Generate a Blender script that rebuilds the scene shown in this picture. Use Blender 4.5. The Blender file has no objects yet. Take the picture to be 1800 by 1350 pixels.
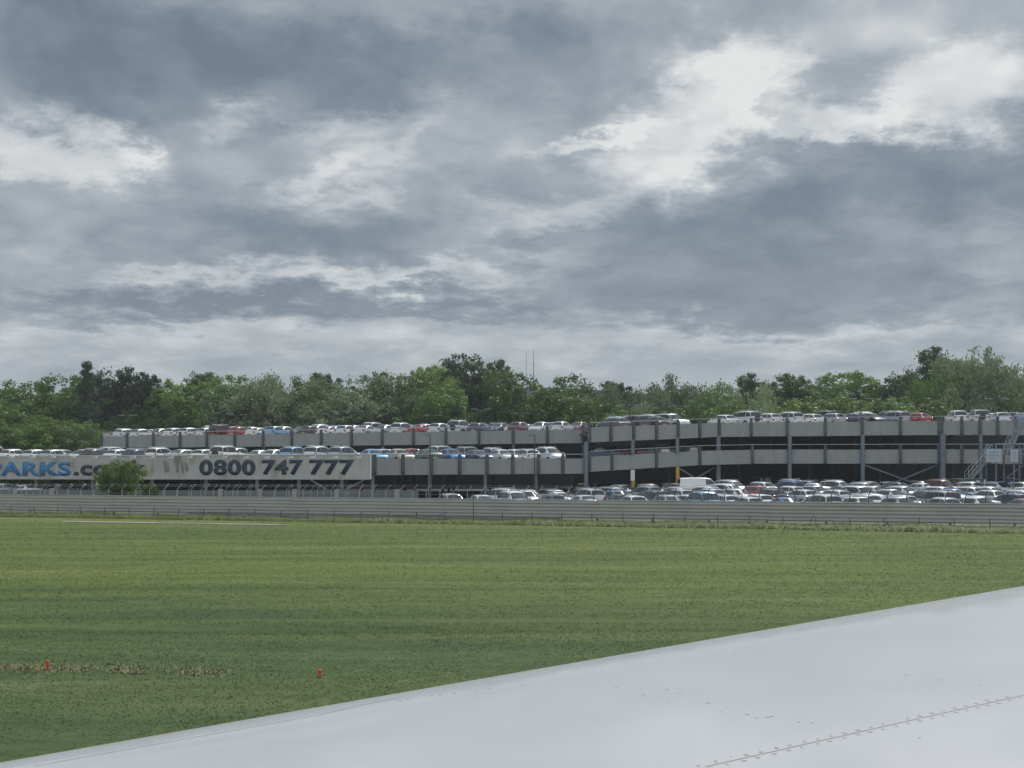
import bpy, bmesh, math, random
import numpy as np
from mathutils import Vector, Matrix
random.seed(7); rng = np.random.default_rng(7)
R = math.radians
F = 2470.0; HZ = 807.0; H = 4.5          # focal length in photo px, horizon row, eye height in m
S = bpy.context.scene
C = S.collection
# ---------------------------------------------------------------- camera
cd = bpy.data.cameras.new("camera"); cam = bpy.data.objects.new("camera", cd); C.objects.link(cam)
cam.location = (0, 0, H); cam.rotation_euler = (R(90), 0, 0)
cd.sensor_width = 36; cd.lens = 36 * F / 1800; cd.shift_y = (HZ - 675) / 1800
cd.clip_start = 0.1; cd.clip_end = 12000
S.camera = cam
S.render.resolution_x = 1024; S.render.resolution_y = 768
S.view_settings.view_transform = 'Standard'; S.view_settings.look = 'None'
S.view_settings.exposure = 0.0; S.view_settings.gamma = 1
SUN_EL, SUN_AZ = 48, 28                   # degrees; azimuth clockwise from straight ahead (+Y)
# ---------------------------------------------------------------- world: clouded sky
W = bpy.data.worlds.new("World"); S.world = W; W.use_nodes = True
W.cycles.sampling_method = 'MANUAL'; W.cycles.sample_map_resolution = 256
nt = W.node_tree; nt.nodes.clear(); N = nt.nodes; L = nt.links
def mth(op, a, b=None, c=None):
    n = N.new('ShaderNodeMath'); n.operation = op
    for i, v in enumerate((a, b, c)):
        if v is None: continue
        if isinstance(v, (int, float)): n.inputs[i].default_value = v
        else: L.new(v, n.inputs[i])
    return n.outputs[0]
tc = N.new('ShaderNodeTexCoord'); sp = N.new('ShaderNodeSeparateXYZ'); L.new(tc.outputs['Generated'], sp.inputs[0])
yy = mth('SQRT', mth('ADD', mth('MULTIPLY', sp.outputs[1], sp.outputs[1]), 0.03))
U0_ = mth('DIVIDE', sp.outputs[0], yy); V0_ = mth('DIVIDE', sp.outputs[2], yy)
def noise(vec, scale, detail=6, rough=.55, dist=0.0):
    n = N.new('ShaderNodeTexNoise'); n.inputs['Scale'].default_value = scale
    n.inputs['Detail'].default_value = detail; n.inputs['Roughness'].default_value = rough
    n.inputs['Distortion'].default_value = dist
    L.new(vec, n.inputs['Vector']); return n
def comb(a, b, c=0.0):
    n = N.new('ShaderNodeCombineXYZ')
    for i, v in enumerate((a, b, c)):
        if isinstance(v, (int, float)): n.inputs[i].default_value = v
        else: L.new(v, n.inputs[i])
    return n.outputs[0]
# perspective of a flat cloud layer: features shrink and flatten towards the horizon
vh = mth('ADD', mth('MAXIMUM', V0_, -0.02), 0.07)
cu = mth('DIVIDE', U0_, mth('POWER', vh, 0.25)); cv = mth('LOGARITHM', vh, 2.718); cu = mth('MULTIPLY', cu, 1.6)
warp = noise(comb(mth('MULTIPLY', cu, 1.0), mth('MULTIPLY', cv, 1.0)), 2.6, 7, .6)
ws = N.new('ShaderNodeSeparateXYZ'); L.new(warp.outputs['Color'], ws.inputs[0])
w1 = mth('SUBTRACT', ws.outputs[0], .5); w2 = mth('SUBTRACT', ws.outputs[1], .5)
warpf = noise(comb(mth('MULTIPLY', cu, 1.0), mth('MULTIPLY', cv, 1.3), 3.3), 7.0, 9, .66)
wf = N.new('ShaderNodeSeparateXYZ'); L.new(warpf.outputs['Color'], wf.inputs[0])
f1 = mth('SUBTRACT', wf.outputs[0], .5); f2 = mth('SUBTRACT', wf.outputs[1], .5)
U = mth('ADD', U0_, mth('ADD', mth('MULTIPLY', w1, .075), mth('MULTIPLY', f1, .15)))
V = mth('ADD', V0_, mth('ADD', mth('MULTIPLY', w2, .035), mth('MULTIPLY', f2, .085)))
# billows: cx, cy, rx, ry (photo px), amount, slope, edge power
BL = [(1235,205,190,95,.54,-.35,2.2),(1030,262,90,22,.42,-.25,1.5),(1320,180,70,95,.25,0,1.4),(1700,165,170,75,.60,-.10,2.0),
 (1480,222,120,42,.48,-.15,1.7),(1400,262,70,14,.2,-.1,1.3),(140,285,150,62,.50,.05,1.8),(20,225,60,35,.22,0,1.2),(270,275,50,15,.2,-.4,1.2),(405,215,45,26,.35,0,1.2),(610,212,80,24,.26,-.2,1.2),
 (560,318,130,26,.34,-.35,1.3),(800,270,160,70,.16,0,1.2),(330,490,120,20,.32,0,1.4),(600,487,200,22,.40,-.02,1.5),(870,475,140,24,.28,-.1,1.3),
 (950,385,130,28,.34,-.15,1.3),(1160,310,110,30,.2,-.3,1.2),(60,470,120,36,.18,0,1.2),(900,607,1100,34,.17,-.01,1.2),(1750,470,90,40,.14,0,1.2),(1600,85,350,50,.10,0,1.),(900,15,500,50,.12,0,1.),
 (240,110,400,110,-.40,.05,1.3),(210,215,110,38,-.25,.3,1.2),(760,110,330,70,-.24,0,1.2),(480,190,120,35,-.10,0,1.1),(1640,330,330,62,-.46,-.08,1.3),(1400,270,60,22,-.16,-.2,1.1),(1220,500,330,62,-.40,-.05,1.4),
 (1180,395,260,42,-.30,-.1,1.3),(650,540,260,20,-.42,-.02,1.4),(270,548,260,22,-.36,.02,1.4),(1640,520,260,42,-.28,-.08,1.2),(420,400,240,52,-.22,.1,1.2),
 (1250,560,260,16,-.16,0,1.3),(60,60,200,60,-.08,0,1.),(1560,420,330,40,-.16,-.1,1.2),(930,320,110,40,-.10,0,1.1),(350,640,500,14,-.08,0,1.),(120,330,160,18,-.16,0,1.3),(560,430,420,40,-.12,0,1.2),(720,235,70,30,.16,-.2,1.2),(640,345,60,16,.2,-.3,1.3),(250,500,60,14,.14,0,1.3),(1500,590,320,12,.13,0,1.3),(200,590,330,12,.12,0,1.3),(820,560,260,14,.10,0,1.3),(1560,275,120,18,-.2,-.1,1.3),(1010,300,60,14,-.12,0,1.2),(700,500,300,10,.1,0,1.3),(1360,215,28,34,-.3,.2,1.4),(1350,645,400,14,-.07,0,1.)]
acc = None
for cx, cy, rx, ry, am, sl, pw in BL:
    u0 = (cx - 900) / F; v0 = (HZ - cy) / F
    du = mth('SUBTRACT', U, u0)
    dv = mth('SUBTRACT', V, v0)
    if sl: dv = mth('ADD', dv, mth('MULTIPLY', du, sl))
    a = mth('MULTIPLY', du, F / rx); b = mth('MULTIPLY', dv, F / ry)
    d = mth('ADD', mth('MULTIPLY', a, a), mth('MULTIPLY', b, b))
    d = mth('POWER', mth('MAXIMUM', d, 1e-4), pw * (1.0 if am > .3 else .9))
    t = mth('MULTIPLY', mth('EXPONENT', mth('MULTIPLY', d, -.95)), am * (.88 if am > .3 else (1.08 if am > 0 else .92)))
    acc = t if acc is None else mth('ADD', acc, t)
n1 = noise(comb(cu, mth('MULTIPLY', cv, .95), 1.7), 3.0, 7, .52, .35)
n2 = noise(comb(cu, mth('MULTIPLY', cv, 1.3), 5.7), 8.0, 6, .55, .5)
val = mth('ADD', mth('MULTIPLY', acc, .98), mth('MULTIPLY', mth('SUBTRACT', n1.outputs['Fac'], .5), .78))
val = mth('ADD', val, mth('MULTIPLY', mth('SUBTRACT', n2.outputs['Fac'], .5), .38))
bl = noise(comb(cu, mth('MULTIPLY', cv, 1.15), 9.1), 4.5, 6, .5, .25)
val = mth('ADD', val, mth('MULTIPLY', mth('SUBTRACT', mth('ABSOLUTE', mth('SUBTRACT', mth('MULTIPLY', bl.outputs['Fac'], 2.0), 1.0)), .16), .50))
val = mth('ADD', mth('MULTIPLY', val, 1.0), .45)
cr = N.new('ShaderNodeValToRGB'); L.new(val, cr.inputs[0])
def lin(c): return tuple(((v / 255) / 12.92 if v / 255 < .04045 else ((v / 255 + .055) / 1.055) ** 2.4) for v in c)
els = [(0.0,(98,111,126)),(.18,(117,129,142)),(.38,(142,152,161)),(.56,(166,173,179)),(.74,(194,198,201)),(1.05,(228,229,227))]
cr.color_ramp.elements[0].position = 0; cr.color_ramp.elements[1].position = 1
for i, (p, c) in enumerate(els):
    e = cr.color_ramp.elements[0] if i == 0 else (cr.color_ramp.elements[-1] if i == len(els) - 1 else cr.color_ramp.elements.new(p))
    e.position = min(p, 1); e.color = lin(c) + (1,)
sky = N.new('ShaderNodeTexSky'); sky.sky_type = 'NISHITA'; sky.sun_disc = False
sky.sun_elevation = R(SUN_EL); sky.sun_rotation = R(SUN_AZ)
WS = 0.12
sc = N.new('ShaderNodeVectorMath'); sc.operation = 'SCALE'; L.new(cr.outputs[0], sc.inputs[0]); 
# unseen sky overhead and behind the viewer: brightness added to light the shaded facades
def ramp01(v, a, b):
    n = N.new('ShaderNodeMapRange'); n.interpolation_type = 'SMOOTHSTEP'; L.new(v, n.inputs[0]); n.inputs[1].default_value = a; n.inputs[2].default_value = b; return n.outputs[0]
br_ = mth('MAXIMUM', ramp01(sp.outputs[2], .34, .62), ramp01(mth('MULTIPLY', sp.outputs[1], -1.0), -.35, .3))
L.new(mth('MULTIPLY', mth('ADD', 1.0, mth('MULTIPLY', br_, 1.1)), 1.0 / WS), sc.inputs['Scale'])
mx = N.new('ShaderNodeMix'); mx.data_type = 'RGBA'; mx.inputs[0].default_value = 0.96
L.new(sky.outputs[0], mx.inputs[6]); L.new(sc.outputs[0], mx.inputs[7])
bg = N.new('ShaderNodeBackground'); bg.inputs['Strength'].default_value = WS; L.new(mx.outputs[2], bg.inputs['Color'])
wo = N.new('ShaderNodeOutputWorld'); L.new(bg.outputs[0], wo.inputs[0])
# ---------------------------------------------------------------- sun
sd = bpy.data.lights.new("sun", 'SUN'); sd.energy = 3.6; sd.angle = R(.6); sd.color = (1, .95, .87)
so = bpy.data.objects.new("sun", sd); C.objects.link(so)
dirv = Vector((math.sin(R(SUN_AZ)) * math.cos(R(SUN_EL)), math.cos(R(SUN_AZ)) * math.cos(R(SUN_EL)), math.sin(R(SUN_EL))))
so.rotation_euler = dirv.to_track_quat('Z', 'Y').to_euler(); so.location = (0, 50, 80)

# ---------------------------------------------------------------- helpers
def sstep(t): t = max(0., min(1., t)); return t * t * (3 - 2 * t)
def P(px, py, Y): return Vector(((px - 900) / F * Y, Y, H - (py - HZ) / F * Y))
def XY(px, Y): return Vector(((px - 900) / F * Y, Y))
def online(p0, p1, px):               # point where the plan line p0-p1 crosses the sight line of column px
    k = (px - 900) / F; d = p1 - p0
    t = (k * p0.y - p0.x) / (d.x - k * d.y)
    return t, p0 + d * t
def tag(o, label=None, cat=None, group=None, kind=None):
    if label: o['label'] = label
    if cat: o['category'] = cat
    if group: o['group'] = group
    if kind: o['kind'] = kind
    return o
def empty(name, loc, label=None, cat=None, group=None, rz=0):
    o = bpy.data.objects.new(name, None); C.objects.link(o); o.location = loc; o.rotation_euler = (0, 0, rz)
    o.empty_display_size = .3
    return tag(o, label, cat, group)
class MB:                              # collects faces in world space, links as one mesh
    def __init__(s): s.v = []; s.f = []
    def add(s, vs, fs):
        b = len(s.v); s.v += [tuple(v) for v in vs]; s.f += [tuple(i + b for i in f) for f in fs]; return s
    def box(s, c, size, ax=None):      # ax: 3 axes
        c = Vector(c); ax = ax or (Vector((1,0,0)), Vector((0,1,0)), Vector((0,0,1)))
        vs = [c + ax[0] * (i * size[0] / 2) + ax[1] * (j * size[1] / 2) + ax[2] * (k * size[2] / 2) for i in (-1,1) for j in (-1,1) for k in (-1,1)]
        return s.add(vs, [(0,1,3,2),(4,6,7,5),(0,4,5,1),(2,3,7,6),(0,2,6,4),(1,5,7,3)])
    def bar(s, a, b, w, h=None, up=Vector((0,0,1))):
        a = Vector(a); b = Vector(b); h = h or w; d = (b - a); l = d.length; d.normalize()
        if abs(d.dot(up)) > .98: up = Vector((0,1,0))
        x = d.cross(up).normalized(); z = x.cross(d)
        return s.box((a + b) / 2, (w, l, h), (x, d, z))
    def tube(s, pts, r, n=7, cap=True):
        pts = [Vector(p) for p in pts]; rs = r if isinstance(r, (list, tuple)) else [r] * len(pts); rings = []
        for i, p in enumerate(pts):
            d = (pts[min(i + 1, len(pts) - 1)] - pts[max(i - 1, 0)]).normalized()
            u = Vector((0,0,1)) if abs(d.z) < .9 else Vector((0,1,0))
            x = d.cross(u).normalized(); y = x.cross(d)
            rings.append([p + (x * math.cos(2*math.pi*k/n) + y * math.sin(2*math.pi*k/n)) * rs[i] for k in range(n)])
        vs = [v for r_ in rings for v in r_]; fs = []
        for i in range(len(pts) - 1):
            for k in range(n): fs.append((i*n+k, i*n+(k+1)%n, (i+1)*n+(k+1)%n, (i+1)*n+k))
        if cap: fs.append(tuple(range(n))[::-1]); fs.append(tuple((len(pts)-1)*n + k for k in range(n)))
        return s.add(vs, fs)
    def build(s, name, mat, parent=None, smooth=False, angle=None):
        me = bpy.data.meshes.new(name)
        off = Vector(parent_loc(parent)) if parent else Vector((0,0,0))
        me.from_pydata([tuple(Vector(v) - off) for v in s.v], [], s.f)
        if mat: me.materials.append(mat)
        if smooth:
            me.polygons.foreach_set('use_smooth', [True] * len(me.polygons))
            me.set_sharp_from_angle(angle=R(angle or 40))
        me.validate(); me.update()
        o = bpy.data.objects.new(name, me); C.objects.link(o)
        if parent: o.parent = parent
        return o
def parent_loc(p):
    v = Vector((0,0,0))
    while p: v += p.location; p = p.parent
    return v
def np_mesh(name, verts, faces, mat, parent=None):   # faces: (n,3) or (n,4) array
    me = bpy.data.meshes.new(name); nf, k = faces.shape
    me.vertices.add(len(verts)); me.vertices.foreach_set('co', np.asarray(verts, dtype=np.float32).ravel())
    me.loops.add(nf * k); me.loops.foreach_set('vertex_index', faces.astype(np.int32).ravel())
    me.polygons.add(nf); me.polygons.foreach_set('loop_start', np.arange(0, nf * k, k, dtype=np.int32))
    me.polygons.foreach_set('loop_total', np.full(nf, k, dtype=np.int32))
    if mat: me.materials.append(mat)
    me.update(calc_edges=True)
    o = bpy.data.objects.new(name, me); C.objects.link(o)
    if parent: o.parent = parent
    return o
# ---------------------------------------------------------------- materials
def mat(name, col, rough=.6, metal=0., spec=.5, var=0., vscale=3., vcol=None, coat=0., bump=0., bscale=20., stretch=None, detail=5, ior=None):
    m = bpy.data.materials.new(name); m.use_nodes = True; t = m.node_tree; b = t.nodes['Principled BSDF']
    b.inputs['Base Color'].default_value = (*col, 1); b.inputs['Roughness'].default_value = rough; b.inputs['Metallic'].default_value = metal
    b.inputs['Specular IOR Level'].default_value = spec
    if coat: b.inputs['Coat Weight'].default_value = coat; b.inputs['Coat Roughness'].default_value = .06
    if var or bump:
        tcn = t.nodes.new('ShaderNodeTexCoord'); mp = t.nodes.new('ShaderNodeMapping'); t.links.new(tcn.outputs['Object'], mp.inputs[0])
        if stretch: mp.inputs['Scale'].default_value = stretch
    if var:
        n = t.nodes.new('ShaderNodeTexNoise'); n.inputs['Scale'].default_value = vscale; n.inputs['Detail'].default_value = detail; n.inputs['Roughness'].default_value = .6
        t.links.new(mp.outputs[0], n.inputs['Vector'])
        r = t.nodes.new('ShaderNodeValToRGB'); t.links.new(n.outputs['Fac'], r.inputs[0])
        r.color_ramp.elements[0].position = .3; r.color_ramp.elements[1].position = .7
        c2 = vcol or tuple(min(1, c * (1 + var)) for c in col); c1 = col if vcol else tuple(c * (1 - var) for c in col)
        r.color_ramp.elements[0].color = (*c1, 1); r.color_ramp.elements[1].color = (*c2, 1)
        t.links.new(r.outputs[0], b.inputs['Base Color'])
    if bump:
        n = t.nodes.new('ShaderNodeTexNoise'); n.inputs['Scale'].default_value = bscale; n.inputs['Detail'].default_value = 4
        t.links.new(mp.outputs[0], n.inputs['Vector'])
        bp = t.nodes.new('ShaderNodeBump'); bp.inputs['Strength'].default_value = bump; bp.inputs['Distance'].default_value = .05
        t.links.new(n.outputs['Fac'], bp.inputs['Height']); t.links.new(bp.outputs[0], b.inputs['Normal'])
    return m
def leafmat(name, c1, c2, trans=.3):
    m = bpy.data.materials.new(name); m.use_nodes = True; t = m.node_tree; b = t.nodes['Principled BSDF']
    oi = t.nodes.new('ShaderNodeObjectInfo'); tcn = t.nodes.new('ShaderNodeTexCoord')
    n = t.nodes.new('ShaderNodeTexNoise'); n.inputs['Scale'].default_value = .45; n.inputs['Detail'].default_value = 6; n.inputs['Roughness'].default_value = .7
    t.links.new(tcn.outputs['Object'], n.inputs['Vector'])
    r = t.nodes.new('ShaderNodeValToRGB'); t.links.new(n.outputs['Fac'], r.inputs[0])
    r.color_ramp.elements[0].position = .3; r.color_ramp.elements[1].position = .72
    r.color_ramp.elements[0].color = (*c1, 1); r.color_ramp.elements[1].color = (*c2, 1)
    hs = t.nodes.new('ShaderNodeHueSaturation'); t.links.new(r.outputs[0], hs.inputs['Color'])
    mr = t.nodes.new('ShaderNodeMapRange'); mr.inputs[3].default_value = .72; mr.inputs[4].default_value = 1.25; t.links.new(oi.outputs['Random'], mr.inputs[0]); t.links.new(mr.outputs[0], hs.inputs['Value'])
    t.links.new(hs.outputs[0], b.inputs['Base Color']); b.inputs['Roughness'].default_value = .55; b.inputs['Specular IOR Level'].default_value = .15
    tr = t.nodes.new('ShaderNodeBsdfTranslucent'); t.links.new(hs.outputs[0], tr.inputs['Color'])
    ms = t.nodes.new('ShaderNodeMixShader'); ms.inputs[0].default_value = trans
    t.links.new(b.outputs[0], ms.inputs[1]); t.links.new(tr.outputs[0], ms.inputs[2])
    t.links.new(ms.outputs[0], t.nodes['Material Output'].inputs['Surface'])
    return m
M = {}
M['fascia'] = mat('fascia cladding', (.31,.305,.29), .55, var=.10, vscale=1.2, stretch=(1,1,.3))
M['steel'] = mat('grey painted steel', (.16,.185,.21), .5, var=.15, vscale=2)
M['darksteel'] = mat('dark weathered steel', (.075,.085,.09), .6, var=.25, vscale=3)
M['galv'] = mat('galvanised steel', (.42,.44,.45), .38, metal=.7, var=.15, vscale=4)
M['deck'] = mat('asphalt deck', (.10,.10,.10), .85, var=.25, vscale=.8)
M['soffit'] = mat('steel deck edge', (.03,.033,.036), .8); M['shadeback'] = mat('black shade backing', (.012,.015,.016), .9)  # near-black soffit and rear sheet colours put in the shade inside the decks
M['yellow'] = mat('yellow painted steel', (.50,.30,.03), .5, var=.25, vscale=3)
M['whitep'] = mat('white paint', (.7,.7,.67), .5, var=.12, vscale=4)
M['asphalt'] = mat('car park asphalt', (.055,.055,.056), .9, var=.3, vscale=.5, bump=.2, bscale=30)
M['concrete'] = mat('old concrete', (.36,.33,.29), .85, var=.2, vscale=1.5)
M['blue'] = mat('faded blue letter paint', (.045,.20,.42), .6, var=.22, vscale=3)
M['navy'] = mat('faded navy letter paint', (.035,.05,.075), .6, var=.3, vscale=3)
M['black'] = mat('dark letter paint', (.045,.05,.058), .6, var=.3, vscale=3)
M['orange'] = mat('orange marker plastic', (.60,.10,.03), .5)
M['bark'] = mat('bark', (.10,.08,.06), .9, var=.3, vscale=4)
M['glass'] = mat('tinted car glass', (.012,.016,.018), .04, spec=.8)
M['tyre'] = mat('tyre rubber', (.02,.02,.02), .85)
M['rim'] = mat('alloy rim', (.45,.46,.47), .3, metal=.8)
M['arch'] = mat('wheel arch lining', (.012,.012,.012), .9)
M['lampr'] = mat('red lamp lens', (.35,.015,.012), .15, coat=.5)
M['lampw'] = mat('clear lamp lens', (.62,.64,.66), .1, coat=.8)
M['platey'] = mat('yellow number plate', (.62,.45,.05), .4)
M['platew'] = mat('white number plate', (.7,.7,.68), .4)
M['plastic'] = mat('black trim plastic', (.03,.03,.032), .5)
M['lampdark'] = mat('lantern housing', (.05,.055,.06), .45)
M['container'] = mat('weathered drab cabin', (.17,.16,.13), .7, var=.2, vscale=2)
M['grille'] = mat('stair mesh steel', (.22,.25,.27), .5, metal=.4)
# barrier: galvanised sheet, slightly greenish grey
M['barrier'] = mat('corrugated barrier sheet', (.52,.50,.44), .6, metal=.0, var=.09, vscale=.35, stretch=(1,1,3))
# banner: white sheet with green-brown staining
bm_ = mat('stained banner sheet', (.62,.60,.55), .6); t = bm_.node_tree; b = t.nodes['Principled BSDF']
tcn = t.nodes.new('ShaderNodeTexCoord'); mp = t.nodes.new('ShaderNodeMapping'); mp.inputs['Scale'].default_value = (1, 1, .16); t.links.new(tcn.outputs['Object'], mp.inputs[0])
na = t.nodes.new('ShaderNodeTexNoise'); na.inputs['Scale'].default_value = 1.1; na.inputs['Detail'].default_value = 7; na.inputs['Roughness'].default_value = .65; t.links.new(mp.outputs[0], na.inputs['Vector'])
mp2 = t.nodes.new('ShaderNodeMapping'); mp2.inputs['Scale'].default_value = (.35, .35, .5); t.links.new(tcn.outputs['Object'], mp2.inputs[0])
nb = t.nodes.new('ShaderNodeTexNoise'); nb.inputs['Scale'].default_value = 1.0; nb.inputs['Detail'].default_value = 3; t.links.new(mp2.outputs[0], nb.inputs['Vector'])
mm = t.nodes.new('ShaderNodeMath'); mm.operation = 'MULTIPLY'; t.links.new(na.outputs['Fac'], mm.inputs[0]); t.links.new(nb.outputs['Fac'], mm.inputs[1])
r = t.nodes.new('ShaderNodeValToRGB'); t.links.new(mm.outputs[0], r.inputs[0])
r.color_ramp.elements[0].position = .17; r.color_ramp.elements[0].color = (.50,.485,.44,1)
r.color_ramp.elements[1].position = .43; r.color_ramp.elements[1].color = (.24,.22,.15,1)
e = r.color_ramp.elements.new(.29); e.color = (.44,.42,.36,1)
t.links.new(r.outputs[0], b.inputs['Base Color']); M['banner'] = bm_
M['stain'] = mat('ghost of removed letters', (.25,.24,.18), .7, var=.2, vscale=4)
# ground cover
def grassmat(name, dark=1.0, blades=False):
    m = bpy.data.materials.new(name); m.use_nodes = True; t = m.node_tree; b = t.nodes['Principled BSDF']; nd = t.nodes; lk = t.links
    g = nd.new('ShaderNodeNewGeometry')
    def nz(scale, st, det=5, rg=.6):
        mp = nd.new('ShaderNodeMapping'); mp.inputs['Scale'].default_value = st; lk.new(g.outputs['Position'], mp.inputs[0])
        n = nd.new('ShaderNodeTexNoise'); n.inputs['Scale'].default_value = scale; n.inputs['Detail'].default_value = det; n.inputs['Roughness'].default_value = rg
        lk.new(mp.outputs[0], n.inputs['Vector']); return n.outputs['Fac']
    big = nz(.05, (.35,1.3,1)); mid = nz(.30, (.22,1.6,1), 6); fine = nz(3.2, (.5,1,1), 8, .75)
    def M2(op, a, b2):
        n = nd.new('ShaderNodeMath'); n.operation = op
        for i, v in enumerate((a, b2)):
            if isinstance(v, float): n.inputs[i].default_value = v
            else: lk.new(v, n.inputs[i])
        return n.outputs[0]
    s_ = M2('ADD', M2('MULTIPLY', big, .34), M2('ADD', M2('MULTIPLY', mid, .34), M2('MULTIPLY', fine, .32)))
    r = nd.new('ShaderNodeValToRGB'); lk.new(s_, r.inputs[0]); r.color_ramp.interpolation = 'LINEAR'
    cols = [(.38,(.052,.080,.026)),(.46,(.074,.108,.030)),(.53,(.106,.138,.038)),(.63,(.165,.182,.068))]
    r.color_ramp.elements[0].position, r.color_ramp.elements[1].position = .36, .64
    for i, (p, c) in enumerate(cols):
        e = r.color_ramp.elements[0] if i == 0 else (r.color_ramp.elements[-1] if i == 3 else r.color_ramp.elements.new(p))
        e.position = p; e.color = tuple(v * dark for v in c) + (1,)
    # darker, bluer tint in the strip nearest the taxiway
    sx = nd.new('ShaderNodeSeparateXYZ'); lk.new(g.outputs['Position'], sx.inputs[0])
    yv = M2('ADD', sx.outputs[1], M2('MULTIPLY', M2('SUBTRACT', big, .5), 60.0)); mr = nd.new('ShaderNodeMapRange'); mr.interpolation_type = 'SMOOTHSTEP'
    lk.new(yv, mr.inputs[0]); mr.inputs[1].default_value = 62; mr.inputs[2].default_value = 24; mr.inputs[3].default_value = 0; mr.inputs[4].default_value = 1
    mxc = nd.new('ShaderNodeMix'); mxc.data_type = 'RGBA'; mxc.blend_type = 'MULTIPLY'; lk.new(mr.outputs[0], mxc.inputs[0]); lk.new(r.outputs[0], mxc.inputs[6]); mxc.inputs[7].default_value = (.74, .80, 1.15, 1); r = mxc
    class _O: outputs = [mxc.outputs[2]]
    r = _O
    lk.new(r.outputs[0], b.inputs['Base Color']); b.inputs['Roughness'].default_value = .9; b.inputs['Specular IOR Level'].default_value = .12
    if False:
        tr = nd.new('ShaderNodeBsdfTranslucent'); lk.new(r.outputs[0], tr.inputs['Color'])
        ms = nd.new('ShaderNodeMixShader'); ms.inputs[0].default_value = .35
        lk.new(b.outputs[0], ms.inputs[1]); lk.new(tr.outputs[0], ms.inputs[2]); lk.new(ms.outputs[0], nd['Material Output'].inputs['Surface'])
    else:
        fb = nz(2.6, (.8,1,1), 10, .8); bp = nd.new('ShaderNodeBump'); bp.inputs['Strength'].default_value = .55; bp.inputs['Distance'].default_value = .10
        lk.new(fb, bp.inputs['Height']); lk.new(bp.outputs[0], b.inputs['Normal'])
    return m
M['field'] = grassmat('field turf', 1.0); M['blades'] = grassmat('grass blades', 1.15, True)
M['weeds'] = leafmat('rough weeds', (.105,.145,.045), (.19,.23,.085), 0.0)
M['soil'] = mat('bare soil', (.165,.150,.080), .95, var=.3, vscale=3)
M['leafA'] = leafmat('mid green leaves', (.075,.140,.028), (.160,.245,.055))
M['leafB'] = leafmat('fresh green leaves', (.11,.185,.032), (.22,.30,.065))
M['leafS'] = leafmat('dull yellow green shrub leaves', (.10,.15,.04), (.19,.235,.075))
M['leafC'] = leafmat('dark green leaves', (.038,.070,.024), (.085,.130,.042), .22)
M['leafD'] = leafmat('grey green willow leaves', (.135,.185,.09), (.26,.31,.17))
M['leafE'] = leafmat('dark conifer needles', (.035,.058,.03), (.075,.10,.05), .1)
M['hill'] = mat('distant wooded hill', (.012,.022,.026), .95, spec=0.0, var=.4, vscale=.02)
M['wing'] = mat('pale grey wing paint', (.405,.415,.435), .28, spec=.6, var=.05, vscale=.8, coat=.35, bump=.25, bscale=.35)
M['wingedge'] = mat('bare metal leading edge', (.52,.53,.55), .35, metal=.55)
M['seam'] = mat('dirty seam sealant', (.20,.19,.19), .7)
M['fasten'] = mat('dirty fastener heads', (.22,.215,.21), .6)
M['mast'] = mat('mast steel', (.10,.11,.12), .6)
PAINT = {}
for n_, c_, me_ in [('white',(.72,.72,.71),0),('silver',(.58,.60,.62),.40),('light grey',(.36,.38,.40),.5),('dark grey',(.07,.075,.08),.4),('black',(.012,.012,.014),.1),
    ('red',(.38,.018,.015),0),('dark red',(.13,.010,.014),.2),('blue',(.03,.14,.38),.3),('dark blue',(.012,.025,.085),.3),('green',(.02,.08,.06),.3),('beige',(.45,.40,.32),.4),('sky blue',(.16,.36,.55),.3)]:
    PAINT[n_] = mat(n_ + ' car paint', c_, .32 if me_ else .28, metal=me_, coat=1.0)

# ---------------------------------------------------------------- setting: ground, asphalt lot, hill
def lotz(X, Y):
    return .03 + .62 * sstep((X - 2) / 20) * sstep((Y - 112) / 38)
nx, ny = 60, 90
xs = np.concatenate([np.linspace(-3000,-90,8), np.linspace(-80,80,44), np.linspace(90,3000,8)]); ys = np.concatenate([np.linspace(-60,10,4), np.linspace(14,120,70), np.linspace(135,4000,16)])
def fieldz(X, Y):
    # low ridge and ditch crossing the field, slight unevenness
    e = np.exp(-((Y - (38.2 - X * .06)) / .7) ** 2) * .05 - np.exp(-((Y - (36.9 - X * .06)) / .8) ** 2) * .03
    return (e + .035 * np.sin(X * .31 + Y * .17) * np.sin(Y * .23)) * np.clip((102 - Y) / 30, 0, 1) - .035
gv = []; gf = []
for y in ys:
    for x in xs: gv.append((x, y, float(fieldz(x, y))))
n_ = len(xs)
for j in range(len(ys) - 1):
    for i in range(n_ - 1): gf.append((j*n_+i, j*n_+i+1, (j+1)*n_+i+1, (j+1)*n_+i))
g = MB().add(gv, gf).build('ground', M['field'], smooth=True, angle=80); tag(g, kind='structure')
lv = []; lf = []; lx = np.linspace(-85, 95, 46); ly = np.concatenate([[116], np.linspace(118, 232, 40)])
def barY(X):                           # depth of the barrier line at X
    p0, p1 = BAR; return p0.y + (p1.y - p0.y) * (X - p0.x) / (p1.x - p0.x)
BAR = (XY(0, 114.0), XY(1800, 89.5))
for j, y in enumerate(ly):
    for x in lx:
        yb = barY(x) + 5.0; y2 = yb + (y - 116) / (232 - 116) * (232 - yb)
        lv.append((x, y2, lotz(x, y2)))
for j in range(len(ly) - 1):
    for i in range(len(lx) - 1): lf.append((j*46+i, j*46+i+1, (j+1)*46+i+1, (j+1)*46+i))
tag(MB().add(lv, lf).build('car_park_ground', M['asphalt'], smooth=True, angle=80), kind='structure')
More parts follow.
